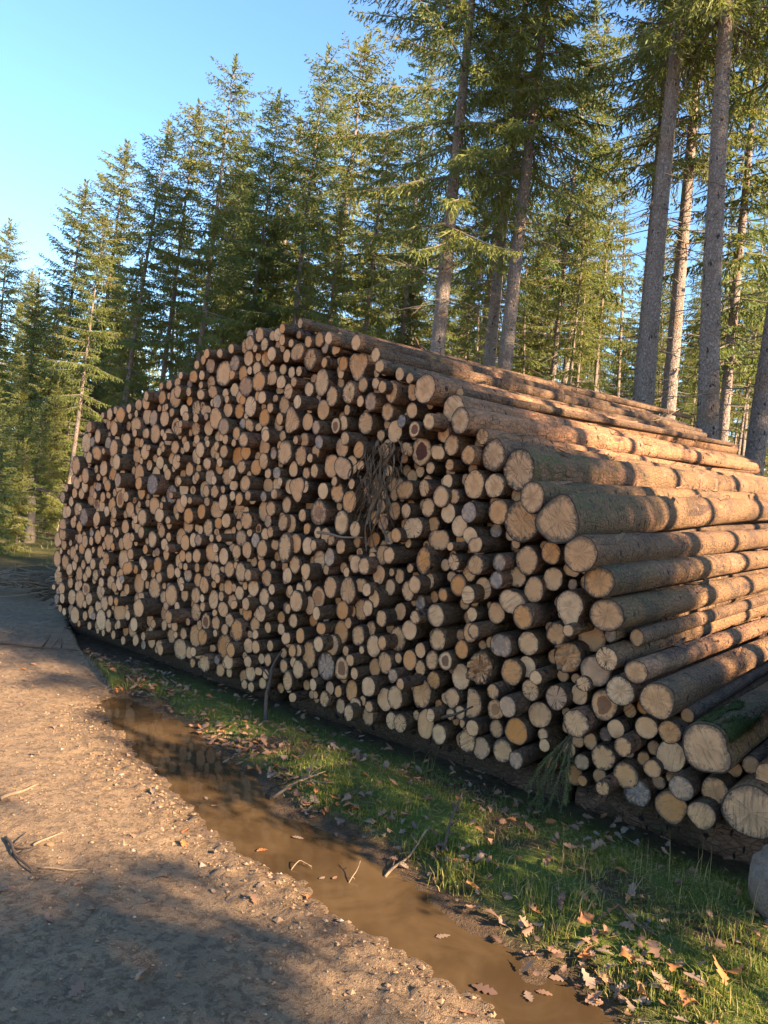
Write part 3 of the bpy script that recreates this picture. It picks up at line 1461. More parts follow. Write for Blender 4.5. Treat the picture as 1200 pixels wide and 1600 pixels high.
3899,1017,-128,42,115!
5802,899,-200,34,121!
3931,1537,-193,42,115!
3759,2816,-97,42,115!
3786,1958,-96,42,106!
3837,291,-84,42,101!
3864,730,-131,42,119!
6160,263,-121,32,113!
3737,1708,-94,42,101!
3715,2233,-130,42,111!
3752,175,-96,42,112!
5613,429,-112,34,109!
3703,1040,-102,42,109!
5525,1801,-104,34,119!
5500,1491,-84,34,101!
3681,1612,-139,42,115!
3552,2601,-91,42,104!
5985,722,-101,32,107!
5687,135,-228,34,119!
3595,1403,-125,42,114!
3505,3009,-122,42,112!
3559,110,-95,42,102!
3523,644,-101,42,116!
5400,1249,-109,34,114!
5431,361,-106,34,103!
3467,374,-94,42,116!
3407,1079,-84,42,121!
5348,1061,-105,34,115!
3433,744,-110,42,114!
3451,80,-110,42,101!
5318,798,-92,34,105!
5222,1066,-99,34,113!
4410,730,-138,38,123!
5077,2033,-117,34,112!
5077,584,-122,34,121!
5006,1355,-120,34,117!
5013,328,-94,34,115!
4968,1094,-84,34,107!
4940,2476,-119,34,110!
5089,1394,-209,34,119!
4888,1859,-108,34,110!
5102,518,-244,34,118!
4800,1402,-81,34,121!
4450,351,-205,36,121!
4841,210,-86,34,112!
4812,471,-92,34,109!
4720,2392,-86,34,112!
4805,1206,-144,34,106!
4930,1613,-111,33,104!
4721,995,-104,34,117!
4707,1176,-118,34,102!
4588,2586,-103,34,120!
4591,2175,-101,34,115!
4546,2525,-106,34,110!
4548,1727,-88,34,115!
4598,1682,-129,34,108!
4521,2075,-87,34,118!
5150,245,-114,32,102!
4530,2003,-94,34,110!
4591,415,-96,34,118!
4587,137,-127,34,109!
4492,2308,-124,34,112!
4501,836,-97,34,100!
4320,2250,-121,34,100!
4222,2499,-85,34,101!
4203,2629,-86,34,118!
4319,1727,-159,34,121!
4210,1747,-83,34,112!
4190,1282,-86,34,113!
4094,2031,-90,34,104!
4021,1612,-93,34,107!
3942,1611,-91,34,104!
3985,885,-122,34,105!
3939,784,-115,34,119!
3801,2737,-105,34,107!
3876,95,-92,34,113!
3430,3031,-118,35,112!
3828,1817,-181,34,117!
3680,2751,-93,34,101!
3792,106,-120,34,112!
3626,2642,-103,34,102!
3635,1015,-88,34,120!
3609,930,-85,34,120!
3565,1505,-122,34,103!
3490,2480,-121,34,106!
3458,2124,-121,34,119!
3400,2392,-95,34,113!
3428,1160,-103,34,122!
3428,1314,-163,34,106!'''
# ------------------------------------------------------------------ pile frame (needed by the terrain)
P0=ground_at(85,955,.15); P1=ground_at(1180,1310,.15)
T=P1-P0; T/=np.linalg.norm(T); N=np.array([-T[1],T[0],0.])      # T runs along the cut face, N is the way the logs lie
def face(t,v,w=0.):
    Q=P0+T*t-N*w; return np.array([Q[0],Q[1],v])

# ------------------------------------------------------------------ ground: one sheet, split along the puddle into track and forest floor
pudL=[(172,1098),(160,1122),(190,1160),(222,1200),(272,1255),(345,1315),(400,1352),(440,1362),(462,1380),(470,1402),(510,1428),(560,1462),(640,1512),(720,1562),(765,1605)]
pudR=[(195,1090),(240,1103),(290,1138),(325,1160),(352,1192),(420,1232),(455,1268),(520,1292),(600,1342),(680,1392),(740,1442),(800,1482),(860,1522),(920,1572),(950,1605)]
gl=[ground_at(*p,-.02)[:2] for p in pudL]+[np.array([.62,2.0]),np.array([1.0,1.4])]
gr=[ground_at(*p,-.02)[:2] for p in pudR]+[np.array([1.25,2.0]),np.array([1.6,1.5])]
PUD=np.array(gl+gr[::-1])
AX=np.array([(-40,60),(-22,30),(-8.5,15.5),(-5.2,11.2),(-3.55,8.9),(-2.6,7.0)]+[tuple((ground_at(*a,-.02)[:2]+ground_at(*b_,-.02)[:2])/2) for a,b_ in zip(pudL[1:],pudR[1:])]+[(1.3,1.45),(3.2,-.5),(14,-9),(60,-45)])
def seg_dist(x,y,P,closed):
    A=P; B=np.roll(P,-1,0) if closed else P[1:]; A=A if closed else P[:-1]
    best=np.full(x.shape,1e9); side=np.zeros(x.shape); inside=np.zeros(x.shape,bool)
    for a,b_ in zip(A,B):
        d=b_-a; L2=d@d+1e-12; u=np.clip(((x-a[0])*d[0]+(y-a[1])*d[1])/L2,0,1)
        dd=np.hypot(x-a[0]-u*d[0],y-a[1]-u*d[1]); m=dd<best-1e-9; best=np.where(m,dd,best)
        side=np.where(m,d[0]*(y-a[1])-d[1]*(x-a[0]),side)
        if closed:
            c=((a[1]>y)!=(b_[1]>y)); 
            if abs(b_[1]-a[1])>1e-12: inside^=c&(x<(b_[0]-a[0])*(y-a[1])/(b_[1]-a[1])+a[0])
    return best,side,inside
WATER=-.022
def terrain(x,y):
    x=np.asarray(x,float); y=np.asarray(y,float)
    d,_,ins=seg_dist(x,y,PUD,True); sd=np.where(ins,-d,d)
    near=np.exp(-np.maximum(np.hypot(x,y-4)-5,0)/6)
    sd=sd+(vnoise(x,y,3.1,1)-.5)*.08*near+(vnoise(x,y,11,2)-.5)*.06*near
    ad,side,_=seg_dist(x,y,AX,False); right=side>0                     # right of the axis = verge and stack
    h=np.where(sd<0,WATER-.085*sstep(0,.3,-sd),WATER+.028*(1-np.exp(-np.maximum(sd,0)/.12)))
    bank=np.where(right,.075*sstep(0,.45,sd)+.02*(vnoise(x,y,2.3,5)-.5),.012*sstep(0,.6,sd))
    h=h+bank
    q=(x-P0[0])*N[0]+(y-P0[1])*N[1]                                     # distance behind the cut face
    tt=(x-P0[0])*T[0]+(y-P0[1])*T[1]
    h=h-.17*sstep(-.75,.0,q)*sstep(-1.2,.3,tt)*sstep(9.5,7.8,tt)*right
    # track: ruts and trodden mud, clods along the puddle
    clod=sstep(.55,.05,sd)*sstep(-.1,.02,sd)*~right
    h=h+near*(np.where(right,.02,.012)*(vnoise(x,y,6,3)-.5)+.010*(vnoise(x,y,17,4)-.5)+.006*(vnoise(x,y,41,6)-.5))
    h=h+near*clod*(.040*np.maximum(vnoise(x,y,19,7)-.45,0)+.025*np.maximum(vnoise(x,y,37,8)-.5,0)+.012*(vnoise(x,y,70,9)-.5))
    h=h-near*~right*.018*sstep(.5,.8,vnoise(x*.6+y*.25,y*.2-x*.1,2.2,14))
    far=1-near
    h=h+far*(.35*(vnoise(x,y,.11,10)-.45)+.12*(vnoise(x,y,.5,11)-.5))*sstep(9,22,np.hypot(x,y))
    return h,sd,right,q,tt
def H(x,y): return float(terrain(np.array([x]),np.array([y]))[0][0])
def axis_pts(lo,hi,step,end_lo,end_hi):
    a=np.arange(lo,hi+1e-6,step); s=step; up=[a[-1]]
    while up[-1]<end_hi: s*=1.11; up.append(up[-1]+s)
    s=step; dn=[a[0]]
    while dn[-1]>end_lo: s*=1.11; dn.append(dn[-1]-s)
    return np.concatenate([dn[:0:-1],a,up[1:]])
gx=axis_pts(-3.6,3.0,.02,-400,400); gy=axis_pts(2.1,7.6,.02,-150,700)
GX,GY=np.meshgrid(gx,gy); fh,fsd,fright,fq,ft_=terrain(GX.ravel(),GY.ravel())
GV=np.stack([GX.ravel(),GY.ravel(),fh],1); nxg,nyg=len(gx),len(gy)
ii,jj=np.meshgrid(np.arange(nxg-1),np.arange(nyg-1)); i0=(jj*nxg+ii).ravel(); GQ=np.stack([i0,i0+1,i0+nxg+1,i0+nxg],1)
cx=GV[GQ].mean(1); _,_,cr,_,_=terrain(cx[:,0],cx[:,1])
gmask=sstep(.02,.25,fsd)*sstep(.25,-.15,fq)*sstep(1.2,2.6,ft_)*sstep(.33,.6,vnoise(GX.ravel(),GY.ravel(),2.6,21)+.22)
gmask=np.maximum(gmask,.45*sstep(9,16,GV[:,1])*(vnoise(GX.ravel(),GY.ravel(),.6,22)>.45))
def submesh(name,mask,mat,attrs):
    Q=GQ[mask]; used=np.zeros(len(GV),bool); used[Q.ravel()]=True; remap=np.cumsum(used)-1
    return mesh(name,GV[used],remap[Q],None,[mat],None,{k:a[used] for k,a in attrs.items()})
road=tag(obj('dirt_track',submesh('dirt_track',~cr,M_ROAD,{'sd':fsd.clip(-1,5)})),'damp gravel forest track lit by a band of low sun','track',kind='structure')
floor=tag(obj('ground',submesh('ground',cr,M_FLOOR,{'gm':gmask})),'mossy forest ground and verge under the log stack','ground',kind='structure')
wm=(cx[:,0]>-3)&(cx[:,0]<3)&(cx[:,1]>1.2)&(cx[:,1]<6.6)
wd,_,wi=seg_dist(cx[:,0],cx[:,1],PUD,True); wm&=(wi|(wd<.12))
Qw=GQ[wm]; usedw=np.zeros(len(GV),bool); usedw[Qw.ravel()]=True; WV=GV[usedw].copy(); dpt=WATER-WV[:,2]; WV[:,2]=WATER
water=tag(obj('puddle_water',mesh('puddle_water',WV,(np.cumsum(usedw)-1)[Qw],None,[M_WATER],None,{'dp':dpt})),'long muddy brown puddle between track and grassy verge','puddle',kind='structure')

# ------------------------------------------------------------------ the log stack
LOGS=[]
for e in LOGDATA.split():
    q=e.split(','); dark=q[4].endswith('!')
    LOGS.append(dict(t=int(q[0])/1000,v=int(q[1])/1000,w=int(q[2])/1000,r=int(q[3])/1000,asp=int(q[4].rstrip('!'))/100,dark=dark,key=q[5] if len(q)>5 else ''))
for L in LOGS:
    L['P']=face(L['t'],L['v'],L['w']); L['px'],L['py'],L['z']=proj(L['P'])
# key: (label, how neighbours refer to it, rot grey orange, saw crack rim, shape)
LM={
'ridge':('topmost log of the stack, dark barked, lying along the ridge','topmost ridge log',(0,.2,0),(0,.3,.5),''),
'crackd':('round log end with a frayed dark rim, just under the ridge','frayed round log',(0,0,0),(.2,1,1),''),
'heart':('big pale log end shaped like a heart, high in the stack','heart-shaped log',(0,0,0),(.5,0,.1),'heart'),
'red':('slim log with reddish peeled bark on the upper shoulder of the stack','red-barked log',(0,0,0),(.1,0,0),''),
'bigpale':('tall pale egg-shaped log end high under the ridge','tall pale egg-shaped log',(0,0,0),(.2,.2,.1),''),
'split':('oval log end split by dark cracks, below the heart-shaped log','cross-cracked log',(0,0,0),(0,1,.3),''),
'topbig':('thick pale round log with yellowish bark on the upper shoulder','thick yellow-barked log',(0,0,0),(.2,.1,.5),''),
'burl':('wide swollen burl of a log end, upper middle of the stack','swollen burl log',(0,0,.2),(.7,.7,.4),'knob'),
'grey':('small dark grey weathered log end above the red-hearted log','dark grey weathered log',(0,1,0),(0,.6,1),''),
'rot':('large oval log end with a dark red rotten heart','red-hearted log',(1,0,.2),(0,.2,.2),''),
'twin':('broad pale log end grown from two fused stems','fused twin-stem log',(0,.2,0),(.3,.2,.3),'twin'),
'knob':('lumpy three-lobed pale log end in the middle of the stack','lumpy three-lobed log',(0,0,0),(.2,.3,.2),'knob'),
'redcore':('oval log end with a grey rim and reddish core','grey-rimmed reddish log',(.45,.25,.5),(.4,.2,1),''),
'ringed':('small bright log end inside a broad grey bark ring','bark-ringed bright log',(0,0,0),(0,0,1),''),
'orange':('tall orange oval log end right of the hanging bark','tall orange log',(0,0,.9),(.7,0,0),''),
'sawn':('long pale oval log end crossed by dark saw cuts','saw-cut pale log',(0,.1,0),(1,.6,.1),''),
'slate':('small slate-blue stained log end with a pale core','slate-stained log',(0,1,0),(0,.3,1),''),
'star':('grey log end with a star of cracks, low in the middle','star-cracked log',(0,.7,0),(.2,1,1),''),
'longegg':('long pale egg-shaped log end near the foot of the stack','low egg-shaped log',(0,0,0),(.2,.4,.1),''),
'slab':('long tan slab-shaped log end at the foot of the stack','tan slab-shaped log',(0,0,.3),(.1,0,.1),''),
'topring':('pale log with a dark rim and orange bark at the right shoulder','orange-barked shoulder log',(0,.15,0),(.2,.3,.8),''),
'tri':('dark-rimmed log end scored with fine saw lines at the right shoulder','dark-rimmed scored log',(0,.1,0),(1,.3,1),''),
'fan':('very big saw-lined log end with mossy bark on the right slope','big saw-lined mossy log',(0,.1,0),(1,.2,.4),''),
'stained':('round yellow-brown log end with a dark rim on the right slope','yellow-brown round log',(0,.1,.3),(.3,.3,1),''),
'tanbig':('big plain tan oval log end under the dark-rimmed scored log','plain tan oval log',(0,0,.25),(.2,0,0),''),
'striped':('large pale log end with upright saw stripes, below the yellow-brown one','upright-striped log',(0,0,.2),(1,0,.1),''),
'cornerbig':('largest wedge-shaped log end on the right slope, blackened along its edge','black-edged wedge log',(0,.1,.15),(.8,.5,1),'wedge'),
'redcoresmall':('small log end with a dark red hole at its heart','red-holed small log',(.8,0,0),(0,.2,.6),''),
'broken':('jagged broken log end standing out rough and torn','jagged broken log',(.15,.1,.4),(.4,1,.5),'broken'),
'half':('pale half-moon log end with a bite out of its left side','half-moon log',(0,0,0),(.4,.1,.3),'half'),
'orangeflat':('bright orange oval log end low near the hanging spruce twig','bright orange low log',(0,0,1),(.2,.1,.3),''),
'greylow':('grey log sticking out at the foot, beside the hanging spruce twig','grey foot log',(0,.6,0),(.2,.4,.6),''),
'moonlow':('round log with a black-edged orange end, upper of two long pale-barked logs','upper black-edged log',(0,0,.4),(.2,.4,1),''),
'mossy':('thick round log with a brown end and olive bark on the right slope','thick olive-barked log',(0,.1,.2),(.3,.4,1),''),
'bulb':('pale log end shaped like a light bulb beside two long round logs','bulb-shaped log',(0,.1,0),(.1,.1,0),'bulb'),
'chip':('ragged log end with a splintered orange chip at its top','splintered log',(0,.1,.4),(.4,.5,.4),'broken2'),
'peeled':('round brown log end with a torn orange peel of bark behind it','peeled round log',(0,.1,.35),(.1,.1,.6),''),
'flap':('pale round log end with an orange flap of bark on its side','bark-flapped log',(0,.1,0),(.4,.4,.4),''),
'bignear':('big round brown log end with orange bark low on the right slope','big brown-ended log',(0,.05,.3),(.3,.2,1),''),
'upper':('round brown log end just under the black-edged wedge log','brown log under the wedge',(0,.1,.3),(.3,.3,.9),''),
'bright':('bright chipped log end sticking out above the hanging spruce twig','bright chipped log',(0,0,0),(.2,.2,.1),'chipped'),
'greycore':('pale grey dusty log end near the foot on the right','dusty grey log',(0,.85,0),(0,.2,.3),''),
'giant':('thickest log of all with a lobed end and mossy bark, lower right','giant mossy log',(0,.1,.1),(.7,.1,.5),'lobed'),
'silver':('silvery weathered log end stuck out under the giant mossy log','silvery weathered log',(0,.55,0),(.4,.5,.8),''),
'hang':('round orange log end at the foot below the dusty grey log','orange foot log',(0,0,.6),(.2,.1,.8),''),
'lipped':('yellow log end with a splintered pale lip, bottom right','splinter-lipped log',(0,0,.1),(.5,.3,.3),''),
'lowcorner':('big brown saw-lined log end in the bottom right corner of the stack','big bottom corner log',(0,.15,.2),(1,.3,.6),''),
'leftrot':('log end with a rotten brown heart in the upper left of the stack','brown-hearted log',(.8,0,0),(0,.2,.3),''),
'leftgrey':('dull grey log end in the left half of the stack','dull grey log',(0,.9,0),(.2,.4,.6),''),
'leftorange':('vivid orange log end in the left half of the stack','vivid orange log',(0,0,1),(.2,0,0),''),
'leftstar':('pale log end with black star cracks, left half of the stack','black-cracked log',(0,.1,0),(.1,1,.6),''),
'leftsaw':('oval log end with strong saw stripes, lower left half','saw-striped left log',(0,0,.1),(1,.1,.2),''),
'leftrim':('log end with a heavy black rim, left half of the stack','black-rimmed log',(0,0,.2),(.1,.3,1),''),
'lefttwin':('double-lobed pale log end in the left half of the stack','double-lobed log',(0,0,0),(.2,.2,.2),'twin'),
'leftred':('small log end with a red rotten spot, far left side','red-spotted log',(.6,0,.3),(0,0,.3),''),
'lefthigh':('pale grey log end near the stepped top of the left half','pale grey top log',(0,.6,0),(.1,.5,.3),''),
'leftlow':('orange log end close to the ground, left half of the stack','low orange log',(0,0,.8),(.3,0,.2),''),
'leftend':('heart-shaped log end beside the far left edge of the stack','small heart-shaped log',(0,0,.1),(.2,.2,.1),'heart'),
'leftmid':('lumpy lobed log end, left half of the stack','lumpy left log',(0,.1,.1),(.3,.4,.3),'knob'),
}
for key,(x,y) in dict(leftrot=(290,660),leftgrey=(245,760),leftorange=(345,700),leftstar=(370,830),leftsaw=(300,930),leftrim=(200,700),lefttwin=(330,780),leftred=(160,780),lefthigh=(380,580),leftlow=(330,1010),leftend=(150,860),leftmid=(235,860)).items():
    c=[L for L in LOGS[:300] if not L['key'] and L['px']<430 and not L['dark']]
    b_=min(c,key=lambda L:math.hypot(L['px']-x,L['py']-y)-9*(L['r']/L['z'])*FPX/10); b_['key']=key
def shape_fn(kind,th,g):
    r=np.ones_like(th)
    for k in (2,3,4,5,7): r+=g.normal(0,.055/k)*np.cos(k*th+g.uniform(0,6.28))
    w_=lambda c,s: np.exp(-((np.angle(np.exp(1j*(th-c))))/s)**2)
    if kind=='heart': r=1+.13*np.cos(3*(th+np.pi/2))-.10*w_(np.pi/2,.35)
    elif kind=='knob': r+=.15*np.cos(3*th+g.uniform(0,6))
    elif kind=='twin': r+=.16*np.cos(2*(th-g.uniform(-.4,.4)))-.08*w_(np.pi/2,.3)-.08*w_(-np.pi/2,.3)
    elif kind=='bulb': r=.93+.55*w_(-1.75,.36)-.12*w_(-.6,.5)-.12*w_(-2.7,.4)
    elif kind=='broken': r+=.22*w_(1.75,.28)+.22*w_(-.6,.3)+.16*w_(-2.3,.3)-.08*w_(.7,.4)+g.normal(0,.03,len(th))
    elif kind=='broken2': r+=.1*w_(.6,.3)+.1*w_(2.4,.4)+g.normal(0,.018,len(th))
    elif kind=='half': r=np.where(np.cos(th)>.05,np.minimum(r,.42/np.maximum(np.cos(th),.06)+.1*np.abs(np.sin(th))),r)
    elif kind=='chipped': r-=.16*w_(-2.5,.25)
    elif kind=='wedge': r+=.16*w_(1.9,.4)+.18*w_(-.2,.5)-.10*w_(.9,.5)+.1*w_(-2.4,.5)
    elif kind=='lobed': r+=.12*w_(-2.55,.5)-.13*w_(2.9,.33)+.05*w_(.8,.5)
    return r
def build_log(L,g,hi):
    """returns cap arrays and bark arrays in log space (x along the log)"""
    ns=44 if hi else (26 if L['r']>.07 else 20)
    th=np.linspace(0,2*np.pi,ns,endpoint=False); lm=LM.get(L['key'])
    rp=shape_fn(lm[4] if lm else ('twin' if g.random()<.05 else ''),th,g)*L['r']
    ya=1/math.sqrt(L['asp']); za=math.sqrt(L['asp'])
    ln=g.uniform(6.6,7.9) if not hi else g.uniform(7.1,8.0)
    ss=np.array([0,.012,.06,.3,1,2.2,4,6,ln]) if not hi else np.concatenate([[0,.008,.03,.07],np.arange(.14,ln,.14),[ln]])
    bend=g.normal(0,.012,2)
    tap=lambda s:1-.038*s*(.9+.2*g.random() if False else 1)
    ringn=g.random((len(ss),ns)); 
    V=[]
    for k,s in enumerate(ss):
        q=rp*tap(s)
        if s>.3: q=q*(1-sstep(.3,2.5,s))+L['r']*tap(s)*sstep(.3,2.5,s)+ (rp-L['r'])*.35*sstep(.3,2.5,s)
        if hi and s>.02: q=q*(1+.035*(vnoise(th*1.3+s*.0,np.full(ns,s),2.2,int(L['t']*100)%97)-.5)+.022*(vnoise(th,np.full(ns,s),7.,5)-.5))
        if k==0: q=q*.985
        y=q*np.cos(th)*ya+bend[0]*(s/3.5)**2*.4; z=q*np.sin(th)*za+bend[1]*(s/3.5)**2*.4
        V.append(np.stack([np.full(ns,s),y,z],1))
    nr=len(ss); V=np.concatenate(V)
    i=np.arange(nr-1)[:,None]*ns; j=np.arange(ns)[None]; k=(j+1)%ns
    Q=np.stack([i+j,i+k,i+ns+k,i+ns+j],-1).reshape(-1,4)
    V=np.concatenate([V,[[ln,V[-ns:,1].mean(),V[-ns:,2].mean()]]]); jj=np.arange(ns); Tt=np.stack([(nr-1)*ns+jj,(nr-1)*ns+(jj+1)%ns,np.full(ns,nr*ns)],-1)
    rv=g.random(3); rv[2]=.65+.35*rv[2] if hi else .45*rv[2]; bark=dict(V=V,Q=Q,T=Tt,cp=V.copy(),rv=rv)  # more tan on outer logs as sunlight put into the bark, less inside
    # cut end
    fr=np.array([.25,.55,.8,.94,1.0]) if L['r']>.05 else np.array([.5,.93,1.0])
    rough=.02 if lm and lm[4].startswith('broken') else .0025
    C=[[g.normal(0,.002),0,0]]; rr=[0.]
    tilt=g.normal(0,.05,2); 
    for f_ in fr:
        y=rp*.985*f_*np.cos(th)*ya; z=rp*.985*f_*np.sin(th)*za
        x=g.normal(0,rough,ns)*(f_<1)*(1 if hi or rough>.01 else .5)
        C+=np.stack([x,y,z],1).tolist(); rr+=[f_]*ns
    C=np.array(C); nf=len(fr); Tq=np.stack([np.zeros(ns,int),1+(jj+1)%ns,1+jj],-1)
    Qc=np.concatenate([np.stack([1+a*ns+jj,1+a*ns+(jj+1)%ns,1+(a+1)*ns+(jj+1)%ns,1+(a+1)*ns+jj],-1) for a in range(nf-1)])
    if lm: ft,fu=lm[2],lm[3]
    else:
        ft=(0.,float(g.random()<.07)*g.uniform(.3,.9),float(g.random()<.16)*g.uniform(.2,.9)); fu=(float(g.random()<.3)*g.uniform(.4,1),float(g.random()<.08),float(g.random()<.3)*g.uniform(.4,1))
        if g.random()<.022: ft=(g.uniform(.4,.9),0.,.2)
        if L['key']=='' and L['dark']: pass
    cap=dict(V=C,Q=Qc,T=Tq,cp=C.copy(),rr=np.array(rr),rv=rv,ft=np.array(ft,float),fu=np.array(fu,float))
    return cap,bark,ln,ft,fu,rp,ya,za,tap
def log_matrix(L,g):
    D=N+T*g.normal(0,.012)+np.array([0,0,1])*(.012+.011*L['v']+g.normal(0,.006)); D/=np.linalg.norm(D)
    Y=np.cross([0,0,1.],D); Y/=np.linalg.norm(Y); Z=np.cross(D,Y)
    return np.stack([D,Y,Z],1)
slope=lambda t: np.interp(t,[3.0,3.5,4.1,4.7,5.12,5.8,6.2,6.6,7.0,7.4],[2.95,2.98,2.62,2.45,2.2,1.6,1.1,.8,.5,.3])
def ordinal(n): return ['nearest','second','third','fourth','fifth','sixth','seventh','eighth','ninth','tenth','eleventh','twelfth','thirteenth','fourteenth','fifteenth','sixteenth','seventeenth','eighteenth','nineteenth','twentieth','twenty-first','twenty-second','twenty-third','twenty-fourth'][min(n,23)]
SECT=['right of','above and right of','above','above and left of','left of','below and left of','below','below and right of']
lmk=[L for L in LOGS[:300] if L['key'] in LM]
used_labels=set()
def label_for(L,ft,fu):
    if L['key'] in LM: return LM[L['key']][0]
    size='thick' if L['r']>.105 else ('mid-sized' if L['r']>.078 else 'slim')
    tone='orange' if ft[2]>.45 else ('greyish' if ft[1]>.45 else ('dark-hearted' if ft[0]>.5 else ('recessed' if L['dark'] else ('striped' if fu[0]>.75 else ('dark-rimmed' if fu[2]>.75 else 'pale')))))
    for m in sorted(lmk,key=lambda m:math.hypot(m['px']-L['px'],m['py']-L['py'])):
        a=math.atan2(m['py']-L['py'],L['px']-m['px']); k=int(round(a/(math.pi/4)))%8
        d0=math.hypot(m['px']-L['px'],m['py']-L['py'])
        n=sum(1 for o in LOGS if o is not m and not (o['dark'] and not L['dark']) and int(round(math.atan2(m['py']-o['py'],o['px']-m['px'])/(math.pi/4)))%8==k and math.hypot(m['px']-o['px'],m['py']-o['py'])<d0-.01)
        if n>23: continue
        lab=f"{size} {tone} log end, {ordinal(n)} one {SECT[k]} the {LM[m['key']][1]}"
        base=(ordinal(n),k,m['key'])
        if base not in used_labels and len(lab.replace(',','').split())<=16: used_labels.add(base); return lab
    m=min(lmk,key=lambda m:math.hypot(m['px']-L['px'],m['py']-L['py'])); a=math.atan2(m['py']-L['py'],L['px']-m['px']); dd=math.hypot(L['t']-m['t'],L['v']-m['v'])
    return f"{size} {tone} log end about {int(round(dd*100))} centimetres {SECT[int(round(a/(math.pi/4)))%8]} the {LM[m['key']][1]}"
filler=Acc()
GROUP='spruce logs stacked in one big pile'
for idx,L in enumerate(LOGS):
    g=np.random.default_rng(1000+idx)
    hi=(idx<300) and (L['v']+L['r']>slope(L['t'])-.20) and L['t']>2.8
    cap,bark,ln,ft,fu,rp,ya,za,tap=build_log(L,g,hi); Mx=log_matrix(L,g)
    gxv=1.0 if L['key'] in ('red','topring','flap','peeled') else ((.75 if L['v']>1.9 else .5) if hi and g.random()<(.75 if L['v']>1.9 else .3) else 0.)  # named logs are reddish; other outer bark gets orange standing in for sun
    if idx<300:
        mb=mesh('log_bark',bark['V'],bark['Q'],bark['T'],[M_BARK],None,dict(cp=bark['cp'],rv=np.tile(bark['rv'],(len(bark['V']),1)),mo=({'fan':1.,'cornerbig':.8,'mossy':.5,'giant':.7}.get(L['key'],.5*(g.random()<.12 and hi)))*np.exp(-bark['V'][:,0]/1.1)*(.5+.5*np.clip(bark['V'][:,2]/L['r'],-1,1)),gx=gxv*np.exp(-bark['V'][:,0]/(1.6 if L['v']<1.9 else 9))))
        o=obj('log',mb,None,L['P'],Matrix(Mx.tolist()).to_euler()); tag(o,label_for(L,ft,fu),'log',GROUP)
        n=len(cap['V']); mc=mesh('cut_end',cap['V'],cap['Q'],cap['T'],[M_CUT],None,dict(cp=cap['cp'],rr=cap['rr'],rv=np.tile(cap['rv'],(n,1)),ft=np.tile(cap['ft'],(n,1)),fu=np.tile(cap['fu'],(n,1))))
        obj('cut_end',mc,o)
        if hi:      # curls of loose bark along the upper side
            la=Acc()
            for _ in range(int(g.integers(5,12))):
                s0=g.uniform(.1,min(ln-.6,5.5)); a0=g.normal(1.9,.55); l_=g.uniform(.05,.28); wa=g.uniform(.1,.32); lift=g.uniform(.004,.035)
                u=np.linspace(0,1,6); v=np.linspace(-1,1,4); U,W=np.meshgrid(u,v,indexing='ij')
                rad=(L['r']*tap(s0))*1.0+.003+lift*U**2+.008*(W**2)*g.random(); an=a0+W*wa*(1-.6*U)+.25*U*g.normal()
                X=s0+l_*U; V=np.stack([X,rad*np.cos(an)*ya,rad*np.sin(an)*za],-1).reshape(-1,3)
                i_=np.arange(5)[:,None]*4; j_=np.arange(3)[None]; Qs=np.stack([i_+j_,i_+j_+1,i_+j_+5,i_+j_+4],-1).reshape(-1,4)
                la.add(V,Qs,cp=V*1.,rv=g.random(3)*np.array([1,.6,1])+np.array([0,.4,0]),gx=g.uniform(.0,.7))
            obj('loose_bark',la.mesh('loose_bark',[M_BARK]),o)
        if L['key']=='giant':
            s_,a_=np.linspace(.03,{'giant':.6,'fan':.5,'cornerbig':.28}[L['key']],46),np.linspace(1.1,2.75,46); S_,A_=np.meshgrid(s_,a_,indexing='ij')
            e_=vnoise(S_,A_,4.,31)+.5*vnoise(S_,A_,11.,32)-.25*S_/.5-.55; edge=np.minimum(np.minimum(S_-.03,(A_-1.1)*.1),(2.75-A_)*.1)
            th_=np.linspace(0,2*np.pi,len(rp),endpoint=False); base=np.interp(A_.ravel()%(2*np.pi),np.append(th_,2*np.pi),np.append(rp,rp[0])).reshape(A_.shape)
            rad=base*1.02+.014*np.clip(e_*3,-1,1)*sstep(0,.03,edge)+.006*vnoise(S_*30,A_*4,3.,33)
            V=np.stack([S_,rad*np.cos(A_)*ya,rad*np.sin(A_)*za],-1).reshape(-1,3); keep=((e_>-.05)&(edge>=0))
            i_=np.arange(45)[:,None]*46; j_=np.arange(45)[None]; Qs=np.stack([i_+j_,i_+46+j_,i_+47+j_,i_+1+j_],-1).reshape(-1,4); Qs=Qs[keep.reshape(-1)[Qs].all(1)]
            if len(Qs):
                vi=np.unique(Qs); bi=g.choice(vi,2600); bb=V[bi]+g.normal(0,.006,(2600,3)); dd=bb*np.array([0,1,1.]); dd/=np.linalg.norm(dd,axis=1)[:,None]; dd=dd+g.normal(0,.5,(2600,3)); dd/=np.linalg.norm(dd,axis=1)[:,None]; hl=g.uniform(.006,.017,2600)[:,None]; sdv=np.cross(dd,g.normal(size=(2600,3))); sdv/=np.linalg.norm(sdv,axis=1)[:,None]
                W3=np.stack([bb-sdv*.0014,bb+sdv*.0014,bb+dd*hl],1).reshape(-1,3); mo=Acc(); mo.add(V,Qs); mo.add(W3,None,np.arange(7800).reshape(-1,3)); obj('moss_patch',mo.mesh('moss_patch',[M_MOSS]),o)
    else:
        n=len(bark['V']); filler.add(bark['V']@Mx.T+L['P'],bark['Q'],bark['T'],1,cp=bark['cp'],rv=bark['rv'],gx=0.,rr=1.,ft=(0,0,0),fu=(0,0,0))
        filler.add(cap['V']@Mx.T+L['P'],cap['Q'],cap['T'],0,cp=cap['cp'],rv=cap['rv'],gx=0.,rr=cap['rr'],ft=cap['ft'],fu=cap['fu'])
tag(obj('small_logs',filler.mesh('small_logs',[M_CUT,M_BARK])),'hundreds of smaller spruce log ends filling the rest of the stack','logs',kind='stuff')
